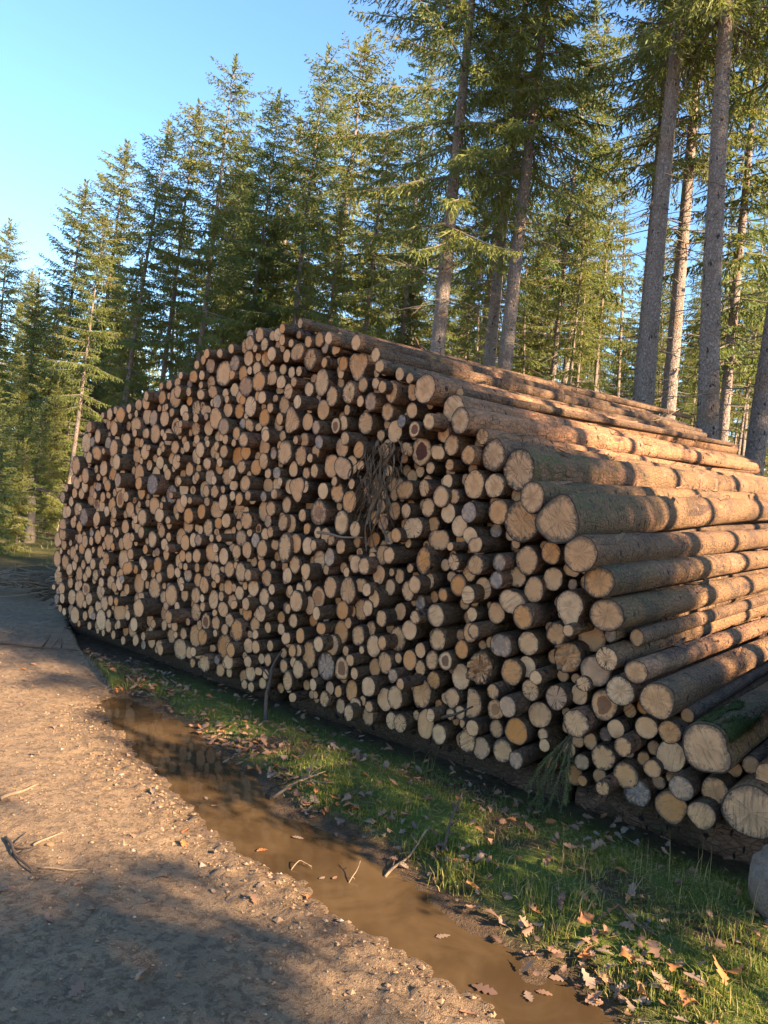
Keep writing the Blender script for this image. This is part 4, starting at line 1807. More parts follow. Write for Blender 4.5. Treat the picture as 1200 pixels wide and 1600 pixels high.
# two bearer logs along the foot
for (ta,tb,lab) in ((-.1,3.3,'dark bearer log along the foot of the left half of the stack'),(3.45,5.95,'brown bearer log lying along the foot under the middle of the stack'),(6.0,7.9,'brown bearer log under the bottom right corner of the stack')):
    g=np.random.default_rng(int(ta*10)+50); ss=np.linspace(0,tb-ta,24); r0=.115
    P=np.array([[s,.02*math.sin(s*1.7),.012*math.sin(s*2.3)] for s in ss]); V,Q,Tt=tube(P,r0*(1+.05*np.sin(ss*3)),26)
    o=obj('bearer_log',mesh('bearer_log',V,Q,Tt,[M_BARK],None,dict(cp=V.copy(),rv=np.tile(np.array([.1,.9,.2])*g.random(),(len(V),1)),gx=np.full(len(V),.12))),None,face(ta,-.045,-.33),(0,0,math.atan2(T[1],T[0])))
    tag(o,lab,'log','bearer logs under the stack')
# ------------------------------------------------------------------ spruces
def unit(v): return v/(np.linalg.norm(v,axis=-1,keepdims=True)+1e-9)
def kites(B,D,L,W,g,flat=None):
    """needle sprays: kite quads from base B along D, length L, width W"""
    n=len(B); rnd=unit(g.normal(size=(n,3))+np.array([0,0,.0])); S=unit(np.cross(D,rnd))
    m=B+D*(L*.42)[:,None]; V=np.stack([B,m+S*(W*.5)[:,None],B+D*L[:,None],m-S*(W*.5)[:,None]],1).reshape(-1,3)
    return V,np.arange(4*n).reshape(-1,4)
def crown_arrays(g,Ht,zb,Lmax,step=.34,per=5,node=.075,tw=3,droop=.35,fat=1.0,sub=6,ragged=.35,shape=.75):
    A=Acc(); z=zb
    while z<Ht-.25:
        u=(Ht-z)/(Ht-zb)                                   # 1 at crown base, 0 at tip
        npb=max(3,int(per*(.75+.5*g.random())))
        a0=g.uniform(0,6.28)
        for b_ in range(npb):
            Lb=Lmax*(u**shape)*(1-.35*max(0,u-.75)/.25*g.random())*g.uniform(1-ragged,1.1)+.12
            if u>.8 and g.random()<.35: Lb*=g.uniform(.3,.7)
            a=a0+b_*6.283/npb+g.normal(0,.25); out=np.array([math.cos(a),math.sin(a),0.]); lat=np.array([-math.sin(a),math.cos(a),0.])
            up=.55*(1-u)**1.2-droop*.75*u+g.normal(0,.09)
            m=max(4,int(Lb/node)); s=np.linspace(.06,1,m); zz=z+g.uniform(-.12,.12)
            curve=up*s-droop*u*.55*s**2*(1.-.0)+droop*u*.45*s**3.2
            Pb=np.outer(s*Lb,out)+np.array([0,0,1.])*(zz+Lb*curve)[:,None]+np.outer(Lb*.08*np.sin(s*3+g.uniform(0,6))*g.normal(),lat)
            tg=unit(np.gradient(Pb,axis=0)) if m>2 else np.tile(out,(m,1))
            bc=g.random(3)
            V,Q,_=tube(Pb[::max(1,m//5)],np.linspace(.012+.006*Lb,.004,len(Pb[::max(1,m//5)])),4,False); A.add(V,Q,None,1,rv=bc)
            env=(1-s)**.7*.9+.18; env*=sstep(.0,.25,s+.06)
            for k in range(tw):
                sg=(1 if k%2 else -1) if k<2 else 0
                dirv=tg*g.uniform(.25,.7,(m,1))+lat*(sg*g.uniform(.5,1.,(m,1)) if sg else g.normal(0,.35,(m,1)))+np.array([0,0,-1.])*g.uniform(.1,.5,(m,1))*(2.6 if sg==0 else 1.)*(.35+u)
                dirv=unit(dirv); tl=(.16+.30*min(Lb,2.)/2.)*env*g.uniform(.55,1.25,m)*(1.1 if sg==0 else 1.)*math.sqrt(fat)
                B=Pb+g.normal(0,.015,(m,3))
                V,Q=kites(B,dirv,tl,np.full(m,.029*fat)*g.uniform(.8,1.3,m),g)
                cc=np.repeat(np.clip(np.stack([bc[0]*.6+.4*g.random(m),bc[1]*.6+.4*(1-u)*.4+.5*g.random(m)*.6,np.full(m,bc[2]) if g.random()<.0 else g.random(m)*.96+(.04 if bc[2]>.985 else 0)],1),0,1),4,0)
                A.add(V,Q,None,0,rv=cc)
                for q in range(sub):
                    f_=(q+.6)/(sub+.4); b2=B+dirv*(tl*f_)[:,None]; d2=unit(dirv*.8+unit(g.normal(size=(m,3)))*.75+np.array([0,0,-.25]))
                    V,Q=kites(b2,d2,tl*.42*g.uniform(.6,1.2,m),np.full(m,.025*fat),g); A.add(V,Q,None,0,rv=cc)
        z+=step*(.75+.5*g.random())*(.55+.45*u)
    # leader
    V,Q,_=tube([(0,0,Ht-.6),(0,0,Ht+.15)],[.03,.006],5,False); A.add(V,Q,None,1,rv=(.5,.5,.5))
    zz=g.uniform(Ht-.7,Ht+.15,60); an=g.uniform(0,6.28,60); D=unit(np.stack([np.cos(an)*.7,np.sin(an)*.7,np.full(60,.7)],1)); V,Q=kites(np.stack([zz*0,zz*0,zz],1),D,np.full(60,.14*fat),np.full(60,.04*fat),g); A.add(V,Q,None,0,rv=(.5,.7,.5))
    return A
def trunk_arrays(g,Ht,r0,ns=14):
    zz=np.concatenate([[-.5,0,.25,.6],np.linspace(1.2,Ht,22)]); r=r0*np.clip(1-zz/Ht,0.02,1)**.8*(1+.35*np.exp(-np.maximum(zz,0)/.35))
    bx=g.normal(0,.05,2); P=np.stack([bx[0]*np.sin(zz*.25),bx[1]*np.sin(zz*.3+1),zz],1); V,Q,T_=tube(P,r,ns)
    V[:,:2]*=(1+.05*(vnoise(np.arctan2(V[:,1],V[:,0])*2,V[:,2],1.6,3)-.5))[:,None]
    return V,Q,T_
def dead_arrays(g,z0,z1,n,Lm,A=None):
    A=A or Acc()
    for _ in range(n):
        z=g.uniform(z0,z1); a=g.uniform(0,6.28); L=Lm*g.uniform(.25,1.)*(.55+.45*(z-z0)/(z1-z0+.01)); o=np.array([math.cos(a),math.sin(a),0]); l_=np.array([-o[1],o[0],0]); s=np.linspace(0,1,6)
        P=np.outer(.08+s*L,o)+np.array([0,0,1.])*(z+L*(g.normal(.05,.15)*s-.3*s**2+g.uniform(0,.3)*s**3))[:,None]+np.outer(L*.1*np.sin(s*4+g.uniform(0,6)),l_)
        V,Q,T_=tube(P,np.linspace(.011,.003,6),4,False); A.add(V,Q)
        for q in range(int(L*4)):
            f_=g.uniform(.3,1); k=f_*5; i=min(int(k),4); b_=P[i]+(P[i+1]-P[i])*(k-i); d=unit(o*.6+l_*g.normal(0,.8)+np.array([0,0,g.normal(-.15,.4)])); ll=L*g.uniform(.1,.3)
            V,Q,T_=tube([b_,b_+d*ll*.5+np.array([0,0,-.03*ll]),b_+d*ll],[.005,.003,.0015],3,False); A.add(V,Q)
    return A
KIND={}
def make_kind(key,seed,Ht,r0,zb,Lmax,dead,**kw):
    g=np.random.default_rng(seed); V,Q,T_=trunk_arrays(g,Ht,r0)
    KIND[key]=(mesh('trunk',V,Q,T_,[M_TRUNK]),crown_arrays(g,Ht,zb,Lmax,**kw).mesh('crown',[M_NEED,M_TWIG],False),dead_arrays(g,*dead).mesh('dead_branches',[M_TWIG]) if dead else None,Ht)
make_kind('near1',1,15.5,.19,6.6,2.9,(2.5,9.5,60,1.9),step=.50,per=4,node=.085,droop=.5,tw=3,shape=.45)
make_kind('near2',2,16,.19,7.4,2.5,(2.2,9.5,60,1.7),step=.50,per=4,node=.085,droop=.55,tw=3,shape=.45)
make_kind('near3',22,15.5,.19,8.4,2.1,(2.5,9.5,60,1.7),step=.42,per=5,node=.085,droop=.5,tw=3,shape=.4)
make_kind('tall1',21,23,.19,3.5,3.0,None,step=.5,per=5,node=.11,droop=.5,tw=3,fat=1.4)
make_kind('bare1',3,18,.19,9.6,2.4,(3,11.5,60,1.6),step=.45,per=5,node=.10,droop=.4,shape=.5)
make_kind('bare2',4,17,.175,8.8,2.2,(3,10,60,1.5),step=.45,per=5,node=.10,droop=.4)
make_kind('mid1',5,17,.15,5.6,2.5,(1.5,6.5,36,1.4),step=.40,per=4,node=.11,fat=1.35,droop=.35,ragged=.75,shape=.42)
make_kind('mid2',6,16,.13,6.4,2.2,(1.5,7,36,1.3),step=.38,per=4,node=.10,fat=1.35,droop=.3,ragged=.8,shape=.4)
make_kind('mid3',7,15,.14,3.4,2.5,(1.2,5,30,1.2),step=.38,per=4,node=.11,fat=1.4,droop=.42,ragged=.7,shape=.45)
make_kind('thin1',8,15,.10,7.5,1.4,(1.5,9,50,1.1),step=.42,per=4,node=.11,fat=1.3,droop=.3,ragged=.5)
make_kind('thin2',18,16,.115,9.,1.2,(1.5,10,50,1.1),step=.42,per=4,node=.11,fat=1.3,droop=.3,ragged=.6,shape=.5)
make_kind('young1',9,9.5,.10,1.0,1.9,None,step=.30,per=5,node=.085,fat=1.2,droop=.38,shape=.85)
make_kind('young2',10,7.0,.08,.5,1.6,None,step=.28,per=5,node=.085,fat=1.2,droop=.35,shape=.85)
make_kind('sapling',13,2.75,.03,1.1,.55,None,step=.16,per=5,node=.05,fat=.6,droop=.3,shape=.5)
make_kind('young3',12,13,.11,1.2,1.75,None,step=.32,per=5,node=.10,fat=1.3,droop=.38,shape=.6)
def spruce(kind,x,y,label,group,name='spruce_tree',s=1.0,lean=(0,0),rz=None):
    tr,cr_,de,Ht=KIND[kind]; rz=random.uniform(0,6.28) if rz is None else rz
    e=empty(name,(x,y,H(x,y)-.03)); M_=Matrix.Rotation(lean[0],4,'Y')@Matrix.Rotation(lean[1],4,'X')@Matrix.Rotation(rz,4,'Z'); e.rotation_euler=M_.to_euler(); e.scale=(s,s,s)
    tag(e,label,'tree',group); obj('trunk',tr,e); obj('crown',cr_,e)
    if de: obj('dead_branches',de,e)
    return e
def stand(px,Z,py=600):            # where a trunk seen at (px,py) stands, Z metres away
    P=at_depth(px,py,Z); return P[0]-math.tan(ROLL)*0*(P[2]),P[1]
GF='spruces rising directly behind the log stack'
for kind,px,py,Z,s,ln,lab in (
 ('near1',690,500,15.2,1.,.005,'spruce with mottled pale trunk and dark drooping crown, left of the two dark trunks'),
 ('near2',772,500,17.5,.98,.005,'dark straight spruce trunk just left of the pale-flecked leaning one'),
 ('near3',800,520,15.4,1.0,.012,'leaning pale-flecked spruce trunk under the thick dark crown, centre right'),
 ('near2',752,560,21,.85,.02,'thinner spruce trunk half hidden behind the dark central crowns'),
 ('bare1',1027,520,13.2,1.02,-.02,'thick grey bare spruce trunk in front of its darker twin'),
 ('bare2',1003,560,15.4,1.0,-.012,'brownish twin trunk tucked behind the thick grey bare trunk'),
 ('bare2',1058,480,16.8,1.08,-.008,'bare leaning trunk turning sunlit orange near its top'),
 ('bare1',1124,500,12.6,1.05,-.068,'straight grey bare trunk nearest the right side, reaching out of view'),
 ('bare1',1201,650,13.0,1.,.02,'grey trunk cut off by the right edge of the view'),
 ('mid1',1156,400,17.2,.98,-.02,'slender spruce with hanging sunlit sprays between the two rightmost trunks'),
 ('thin1',876,500,24,1.15,.02,'left one of a pair of slender sunlit cream trunks'),
 ('mid2',898,480,24.6,1.05,.02,'right one of a pair of slender sunlit trunks, with green crown'),
 ('thin1',938,540,27,.95,.0,'thin sunlit trunk right of the cream pair, beneath a loose crown'),
 ('mid3',845,500,30,.85,.0,'bushy sunlit spruce filling the gap behind the leaning pale-flecked trunk'),
 ):
    x,y=stand(px,Z,py); x-=math.tan(ln)*at_depth(px,py,Z)[2]; spruce(kind,x,y,lab,GF,s=s,lean=(ln,0))
GL='spruces in the tree line along the left of the stack'
def top_scale(kind,px,Z,ytop,lean):
    x,y=stand(px,Z,600); Ht=KIND[kind][3]; _,a_,_=proj((x,y,0)); _,c_,_=proj((x+Ht*math.tan(lean),y,Ht)); return (a_-ytop)/(a_-c_)
for kind,px,py,Z,yt,ln,lab in (
 ('mid3',-12,600,31,345,.02,'bushy sunlit spruce at the left edge, lowest top of the tree line'),
 ('mid1',38,600,33,425,.03,'low spruce with yellow-lit needles beside the left edge'),
 ('young1',62,640,18.5,470,.06,'young spruce with bright yellow-green lit boughs'),
 ('mid2',108,640,17.5,330,.07,'pale slim leaning trunk left of the end of the stack'),
 ('mid3',92,500,25,285,.05,'broad sunlit spruce with long side boughs reaching over the left sky'),
 ('mid3',148,500,27,225,.05,'second broad sunlit spruce, behind the end of the stack'),
 ('mid1',188,520,22,190,.08,'leaning blue-grey trunk with ragged crown above the stepped stack end'),
 ('mid2',245,500,24,165,.06,'spruce with orange-lit upper trunk and thin crown'),
 ('mid1',300,520,22,95,.045,'tall dark pointed spruce, highest of the left group'),
 ('mid3',338,500,29,210,.04,'bushy spruce squeezed between the dark pointed one and the yellowish one'),
 ('mid2',375,480,25,148,.05,'slim spruce with yellowish crown right of the tall dark pointed one'),
 ('mid1',452,450,24,82,.04,'spruce with a thin spire top over the peak of the stack'),
 ('mid3',505,460,26,60,.045,'broad spruce with sunlit brownish top above the ridge log'),
 ('mid3',420,460,29,190,.04,'dark bushy spruce filling in left of the thin spire'),
 ('mid1',565,460,22,140,.03,'dense dark spruce left of the mottled pale trunk'),
 ('mid2',622,470,28,55,.03,'spruce with sunlit tip peeping out behind the dark near crown'),
 ('young2',28,800,14.2,690,.02,'low dense spruce thicket closest to the end of the track'),
 ('young1',72,780,17.4,600,.02,'dense spruce with boughs to the ground beside the far stack end'),
 ('young2',-6,800,13.6,640,0,'dark low spruce cut by the left edge at the track end'),
 ('young1',-14,760,15.5,600,0,'dark young spruce filling the left edge beside the track'),
 ('young2',50,780,16.6,640,.03,'dense young spruce with low boughs left of the broken stump'),
 ('young1',96,760,19,560,.03,'dense dark young spruce against the far left end of the stack'),
 ('young1',22,700,22,560,.02,'deep green young spruce behind the low ones at the left edge'),
 ('mid3',66,640,26,440,.03,'dark full-crowned spruce behind the young ones at the far left'),
 ('young2',20,800,17,720,0,'small dark spruce in the shade by the track end'),
 ('young1',78,780,21,640,0,'shaded young spruce behind the broken stump'),
 ):
    x,y=stand(px,Z,py); spruce(kind,x,y,lab,GL,s=top_scale(kind,px,Z,yt,ln),lean=(ln,0))
# trees deeper in the wood
sunpath=lambda x,y: (x>6.5) and abs((x-5.6)*.588+(y-24.2)*.809)<1.9
g=np.random.default_rng(77); place=[]; KD={'mid1':'bushy','mid2':'narrow','mid3':'broad','thin1':'slim bare-stemmed','young1':'young low-branched','young2':'small low-branched'}
tries=0
while len(place)<66 and tries<4000:
    tries+=1; px=g.uniform(-20,1230); Z=g.uniform(19,44); 
    lim=np.interp(px,[0,120,220,345,560,640,740,860,960,1040,1200],[430,360,290,230,190,190,420,330,460,410,300])+g.uniform(0,150)
    kind=g.choice(['mid1','mid2','mid3','thin1','young1','young2'],p=[.16,.16,.2,.2,.18,.10]); x,y=stand(px,Z,600)
    if 800<px<980 and Z<29: continue
    if px>640 and Z<36: kind='thin1'
    if px<600 and g.random()<.6: continue
    if min([math.hypot(x-a,y-b_) for a,b_ in place]+[9])<1.6 or sunpath(x,y): continue
    Ht=KIND[kind][3]; _,p0,_=proj((x,y,0)); _,p1,_=proj((x,y,Ht)); s=min(1.25,(p0-lim)/(p0-p1)); 
    if s<.5: continue
    if kind.startswith('young'): s=min(s,1.1)
    place.append((x,y)); _n=len(place)
    def zone(px): return ['at the left edge','behind the far left end of the stack','behind the left half of the stack','behind the peak of the stack','behind the dark central crowns','behind the pair of sunlit trunks','behind the thick grey bare trunk','at the right edge'][int(np.clip((px+20)/160,0,7))]
    dd='closest rank' if Z<25 else ('middle rank' if Z<34 else 'far rank')
    lab=f'{KD[kind]} spruce of the {dd}, {zone(px)}'
    spruce(kind,x,y,lab,lab.split(' spruce')[0]+' spruces, '+dd+' '+zone(px),s=s,lean=(g.normal(.03,.02),g.normal(0,.015)))
k_=0
while k_<26:
    px=g.uniform(640,1235); Z=g.uniform(19,42); x,y=stand(px,Z,600)
    if min([math.hypot(x-a,y-b_) for a,b_ in place]+[9])<1.2 or sunpath(x,y): continue
    place.append((x,y)); k_+=1; dd='closest rank' if Z<25 else ('middle rank' if Z<34 else 'far rank'); lab=f'slim bare-stemmed spruce of the {dd}, {zone(px)}'
    spruce('thin1' if k_%3 else 'thin2',x,y,lab,'slim bare-stemmed spruces, '+dd+' '+zone(px),s=float(np.clip(top_scale('thin1',px,Z,np.interp(px,[640,760,880,960,1050,1235],[250,380,280,330,360,160])+g.uniform(-40,60),0),.5,1.15)),lean=(g.normal(-.02,.02),g.normal(0,.015)))
# far wood that reads as one mass
A=Acc(); g=np.random.default_rng(5)
protos=[]
for k in range(3):
    c=crown_arrays(g,14,2.2+k*1.3,2.1,step=.62,per=4,node=.22,tw=3,fat=3.2,sub=2,droop=.4); V=np.concatenate(c.V); Q=np.concatenate(c.Q); mq=np.concatenate(c.mq); rv=np.concatenate(c.A['rv']); tv,tq,_=trunk_arrays(g,14,.13,7); protos.append((V,Q,mq,rv,tv,tq))
for k in range(150):
    px=g.uniform(-220,1420); Z=g.uniform(42,92); x,y=stand(px,Z,600); V,Q,mq,rv,tv,tq=protos[k%3]
    lim=np.interp(px,[0,120,345,560,740,860,960,1040,1200],[455,480,470,450,510,440,530,490,430])+g.uniform(0,120); _,p0,_=proj((x,y,0)); _,p1,_=proj((x,y,14)); s=min(1.4,max(.35,(p0-lim)/(p0-p1)))
    a=g.uniform(0,6.28); Rm=np.array([[math.cos(a),-math.sin(a),0],[math.sin(a),math.cos(a),0],[0,0,1]]); off=np.array([x,y,H(x,y)-.1]); sv=np.array([max(s,.8),max(s,.8),s])
    A.add((V*sv)@Rm.T+off,Q[mq==0],None,0,rv=rv*np.array([1,.6,1])+np.array([0,.4,0])); A.add((V*sv)@Rm.T+off,Q[mq==1],None,1,rv=rv); A.add((tv*sv)@Rm.T+off,tq,None,2,rv=(.5,.5,.5))
tag(obj('far_woods',A.mesh('far_woods',[M_NEED,M_TWIG,M_TRUNK],False)),'far-off spruce forest closing the view behind the nearer trees','forest',kind='stuff')
# the forest across the track and to the right, out of view: it shades the stack
s_h=np.array([math.sin(SUN_AZ),math.cos(SUN_AZ)]); e_=np.array([-s_h[1],s_h[0]])
for kind,p_,D_,s,lab in (
 ('sapling',3.3,1.25,1.,'added bare-stemmed spruce sapling, unseen right of the viewer, shading the middle of the verge'),  # added out of view, crown height set to shade the mid verge
 ('young1',.75,9.0,1.35,'young spruce behind the viewer shading the near mud'),
 ('young1',.75,11.5,1.4,'second young spruce behind the viewer shading the near mud'),
 ('young3',4.45,9.5,1.0,'dense spruce right of the viewer shading the cut log ends'),
 ('young3',4.75,12.2,1.05,'second dense spruce right of the viewer shading the verge'),
 ('young3',4.6,11.0,.75,'third dense spruce right of the viewer shading the log ends'),
 ('thin1',5.2,14,1.0,'slim spruce behind the viewer whose stem and twigs dapple the upper logs'),
 ('bare2',6.05,8,1.,'bare trunk beyond the right side casting a stripe on the logs'),
 ('thin1',7.1,9.2,1.2,'bare trunk farther right casting a soft stripe on the logs'),
 ('bare2',9.1,9,1.,'bare trunk right of the stack casting a third stripe'),
 ('tall1',13.0,12,.95,'big spruce right of the view shading the grey trunks'),
 ('tall1',14.9,13,.9,'second big spruce right of the view shading the central crowns'),
 ('mid1',13.9,16,1.,'spruce beyond the big ones right of the view'),
 ('mid3',13.4,18,.8,'broad spruce beyond the big ones right of the view')):
    q=e_*p_+s_h*D_; spruce(kind,q[0],q[1],lab,'spruces out of view that shade the place',s=s)
# ------------------------------------------------------------------ boulder, branches and sticks
def blob(n1,n2,rx,ry,rz,seed,amp):
    u=np.linspace(0,2*np.pi,n1,endpoint=False); v=np.linspace(-np.pi/2,np.pi/2,n2); U,W=np.meshgrid(u,v); d=np.stack([np.cos(U)*np.cos(W),np.sin(U)*np.cos(W),np.sin(W)],-1)
    n=vnoise(d[...,0]*1.3+d[...,2],d[...,1]*1.3-d[...,2]*.7,1.5,seed)-.5+.45*(vnoise(d[...,0]*2+d[...,2]*1.3,d[...,1]*2+d[...,2],2.7,seed+1)-.5)
    V=(d*(1+amp*n)[...,None]*np.array([rx,ry,rz])).reshape(-1,3); i=np.arange(n2-1)[:,None]*n1; j=np.arange(n1)[None]; k=(j+1)%n1
    return V,np.stack([i+j,i+k,i+n1+k,i+n1+j],-1).reshape(-1,4)
bp=ground_at(1252,1478,-.02); V,Q=blob(96,60,.20,.21,.21,4,.16)
tag(obj('boulder',mesh('boulder',V,Q,None,[M_ROCK]),None,(bp[0],bp[1]+.05,H(bp[0],bp[1])+.14)),'rounded grey-pink boulder on the verge at the corner of the stack','boulder')
def stick(name,pts,r,label,cat,mat=None,forks=0,seed=0,group=None,fl=.35):
    g=np.random.default_rng(seed); pts=np.asarray(pts,float); 
    t=np.linspace(0,1,len(pts)); tt=np.linspace(0,1,max(8,len(pts)*4)); P=np.stack([np.interp(tt,t,pts[:,k]) for k in range(3)],1); L=np.linalg.norm(np.diff(P,axis=0),axis=1).sum(); P+=np.stack([np.sin(tt*9+seed),np.cos(tt*7+seed),np.sin(tt*8)],1)*L*.010
    base=P[0].copy(); A=Acc(); V,Q,T_=tube(P-base,np.linspace(r,r*.45,len(P)),7); A.add(V,Q,T_)
    for _ in range(forks):
        i=g.integers(2,len(P)-2); d=unit(P[i+1]-P[i]); d2=unit(d*.7+unit(g.normal(size=3))*.8+np.array([0,0,.15])); l_=L*fl*g.uniform(.4,1); s=np.linspace(0,1,5); q=P[i]-base+np.outer(s*l_,d2)+np.outer(np.sin(s*3)*l_*.06,g.normal(size=3))
        V,Q,T_=tube(q,np.linspace(r*.55,r*.15,5),5); A.add(V,Q,T_)
    return tag(obj(name,A.mesh(name,[mat or M_STICK]),None,base),label,cat,group)
def gp(x,y,dz=.01):
    P=ground_at(x,y,0.); return np.array([P[0],P[1],max(H(P[0],P[1]),WATER)+dz])
def fp(x,y,w_=.12):
    d=ray(x,y); Q_=P0-N*w_; s=((Q_-cC)@N)/(d@N); return cC+d*s
stick('branch',[gp(602,1362,.0),gp(635,1346,.02),gp(671,1322,.05)],.007,'pale bare branch poking from the puddle onto the verge','branch',forks=3,seed=3)
stick('branch',[gp(428,1246,.02),gp(460,1244,.07),gp(505,1236,.05)],.008,'tangle of thin tan twigs on the muddy puddle rim','twigs',forks=7,seed=5,fl=.8)
stick('branch',[gp(690,1345,.01),gp(700,1325,.07),gp(716,1300,.12)],.009,'short reddish stick standing by the grass tuft at the puddle','branch',M_DARKSTICK,forks=1,seed=6)
stick('branch',[gp(955,1450,.03),gp(990,1490,.04),gp(1022,1512,.05)],.006,'thin dark twig lying on the leaf-strewn verge','twig',M_DARKSTICK,forks=1,seed=8)
stick('branch',[gp(0,1256,.012),gp(30,1247,.02),gp(60,1233,.012)],.011,'thick pale stick on the track at the left edge','branch',seed=9)
stick('branch',[gp(52,1330,.01),gp(75,1318,.012),gp(98,1310,.01)],.006,'short pale twig on the sunlit mud near the thick stick','twig',seed=10)
stick('branch',[gp(62,1366,.008),gp(100,1368,.012),gp(136,1367,.008)],.005,'straight thin straw-like twig on the track','twig',seed=11)
stick('branch',[gp(8,1318,.01),gp(22,1345,.02),gp(50,1376,.01)],.009,'dark wet forked twig in the shaded mud','twig',M_DARKSTICK,forks=4,seed=12,fl=.6)
stick('branch',[gp(0,1010,.015),gp(45,1015,.02),gp(120,1024,.02)],.016,'long dark fallen branch on the shaded part of the track','branch',M_DARKSTICK,forks=3,seed=13)
stick('branch',[gp(545,1372,.0),gp(556,1365,.03),gp(562,1358,.06)],.003,'small white forked twig rising from the muddy water','twig',forks=3,seed=14,fl=.6)
stick('branch',[gp(455,1352,.0),gp(468,1346,.03),gp(488,1350,.01)],.003,'bent pale twig at the edge of the sunlit mud spit','twig',forks=2,seed=15)
stick('dead_stem',[gp(417,1132,-.02),fp(416,1085,.30),fp(424,1045,.22),fp(441,1018,.10)],.016,'dark curved dead stem leaning on the foot of the stack','stem',M_DARKSTICK,forks=2,seed=16,fl=.25)
stick('branch',[fp(497,832,.14),fp(530,838,.17),fp(566,841,.14)],.012,'pale broken stick caught between log ends beside the hanging bark','stick',seed=17)
stick('branch',[fp(692,1122,.1),fp(710,1116,.2),fp(738,1105,.05)],.012,'dark stick stub poking between the lowest logs','stick',M_DARKSTICK,seed=18)
def top_at(x,y,Z): return at_depth(x,y,Z)
stick('branch',[top_at(664,556,8.3),top_at(655,540,8.1),top_at(648,528,8.0)],.02,'dark broken branch stub on top of the stack','branch',M_DARKSTICK,forks=2,seed=19,fl=.9)
stick('branch',[top_at(722,588,7.6),top_at(731,577,7.7),top_at(738,570,7.8)],.022,'reddish splinter of wood standing on the top logs','splinter',forks=1,seed=20)
stick('branch',[top_at(1000,664,9.3),top_at(1030,655,9.6),top_at(1062,641,10.0)],.012,'pale bare branch sticking up behind the upper logs on the right','branch',forks=2,seed=21)
stick('branch',[top_at(920,640,9.8),top_at(935,630,10.0),top_at(953,620,10.2)],.016,'splintered branch on the ridge of the stack, right end','branch',forks=3,seed=22,fl=.7)
stick('branch',[top_at(640,585,7.0),top_at(700,592,7.4),top_at(770,600,8.0)],.007,'long thin twig lying along the top logs','twig',forks=4,seed=23,fl=.3)
stick('branch',[fp(1135,955,.02)+np.array([0,0,.03])+N*1.2,fp(1160,942,.0)+N*1.25,fp(1188,925,.0)+N*1.3],.008,'pale twigs caught between the long logs at the right edge','twigs',forks=5,seed=24,fl=.6)
# strips of torn bark and dead twigs hanging down the face
A=Acc(); g=np.random.default_rng(31); top_=fp(592,688,.16)
for k in range(80):
    x0=g.normal(594,11); y0=g.uniform(685,760); x1=x0+g.normal(-12,14); y1=min(y0+g.uniform(40,110),862); s=np.linspace(0,1,7)
    P=np.array([fp(x0+(x1-x0)*q+6*math.sin(q*5+k),y0+(y1-y0)*q,g.uniform(.08,.20)) for q in s])-top_
    if g.random()<.45:
        wd=g.uniform(.0015,.008); L_=np.tile(T*wd,(7,1))+g.normal(0,.004,(7,3)); V=np.stack([P-L_,P+N*-.008,P+L_],1).reshape(-1,3); i=np.arange(6)[:,None]*3; j=np.arange(2)[None]; A.add(V,np.stack([i+j,i+j+1,i+j+4,i+j+3],-1).reshape(-1,4))
    else:
        V,Q,T_=tube(P,np.linspace(.0026,.0009,7),5); A.add(V,Q,T_)
tag(obj('hanging_bark',A.mesh('hanging_bark',[M_FIBRE]),None,top_),'ragged strands of torn bark and dead twigs hanging down the cut face','bark')
# green spruce twig hanging out under the stack
g=np.random.default_rng(33); b0=fp(893,1150,.02); A=Acc()
for a,b_,c in (((893,1150),(868,1185),(826,1268)),((893,1152),(878,1200),(858,1262)),((890,1150),(856,1180),(822,1232)),((893,1155),(886,1200),(884,1256)),((880,1160),(850,1200),(838,1270))):
    q=[fp(*a,.02)-b0,fp(*b_,.16)-b0,fp(*c,.24)-b0]; s=np.linspace(0,1,30); P=np.outer((1-s)**2,q[0])+np.outer(2*s*(1-s),q[1])+np.outer(s*s,q[2]); V,Q,T_=tube(P,np.linspace(.006,.002,30),5); A.add(V,Q,T_,1,rv=(.5,.2,.5))
    tg=unit(np.gradient(P,axis=0))
    for k in range(13):
        D=unit(tg*.7+unit(g.normal(size=(30,3)))*.8); V,Q=kites(P+g.normal(0,.004,(30,3)),D,g.uniform(.010,.020,30),np.full(30,.0028),g); A.add(V,Q,None,0,rv=g.random(3)*np.array([.7,.9,.9])+np.array([.3,.1,0]))
    for k in range(12):
        i=g.integers(4,28); d=unit(tg[i]*.6+T*g.choice([-1,1])*g.uniform(.15,.5)+np.array([0,0,-.5])); s2=np.linspace(0,1,10); l2=g.uniform(.06,.14); q2=P[i]+np.outer(s2*l2,d); V,Q,T_=tube(q2,[.002]*10,4); A.add(V,Q,T_,1,rv=(.5,.2,.5))
        for _ in range(10):
            D=unit(d*.6+unit(g.normal(size=(10,3)))*.8); V,Q=kites(q2,D,g.uniform(.009,.017,10),np.full(10,.0026),g); A.add(V,Q,None,0,rv=g.random(3)*np.array([.7,.4,.9]))
tw_=tag(obj('spruce_twig',A.mesh('spruce_twig',[M_NEED,M_DARKSTICK],False),None,b0),'green spruce twig hanging from between the logs onto the grass','twig')
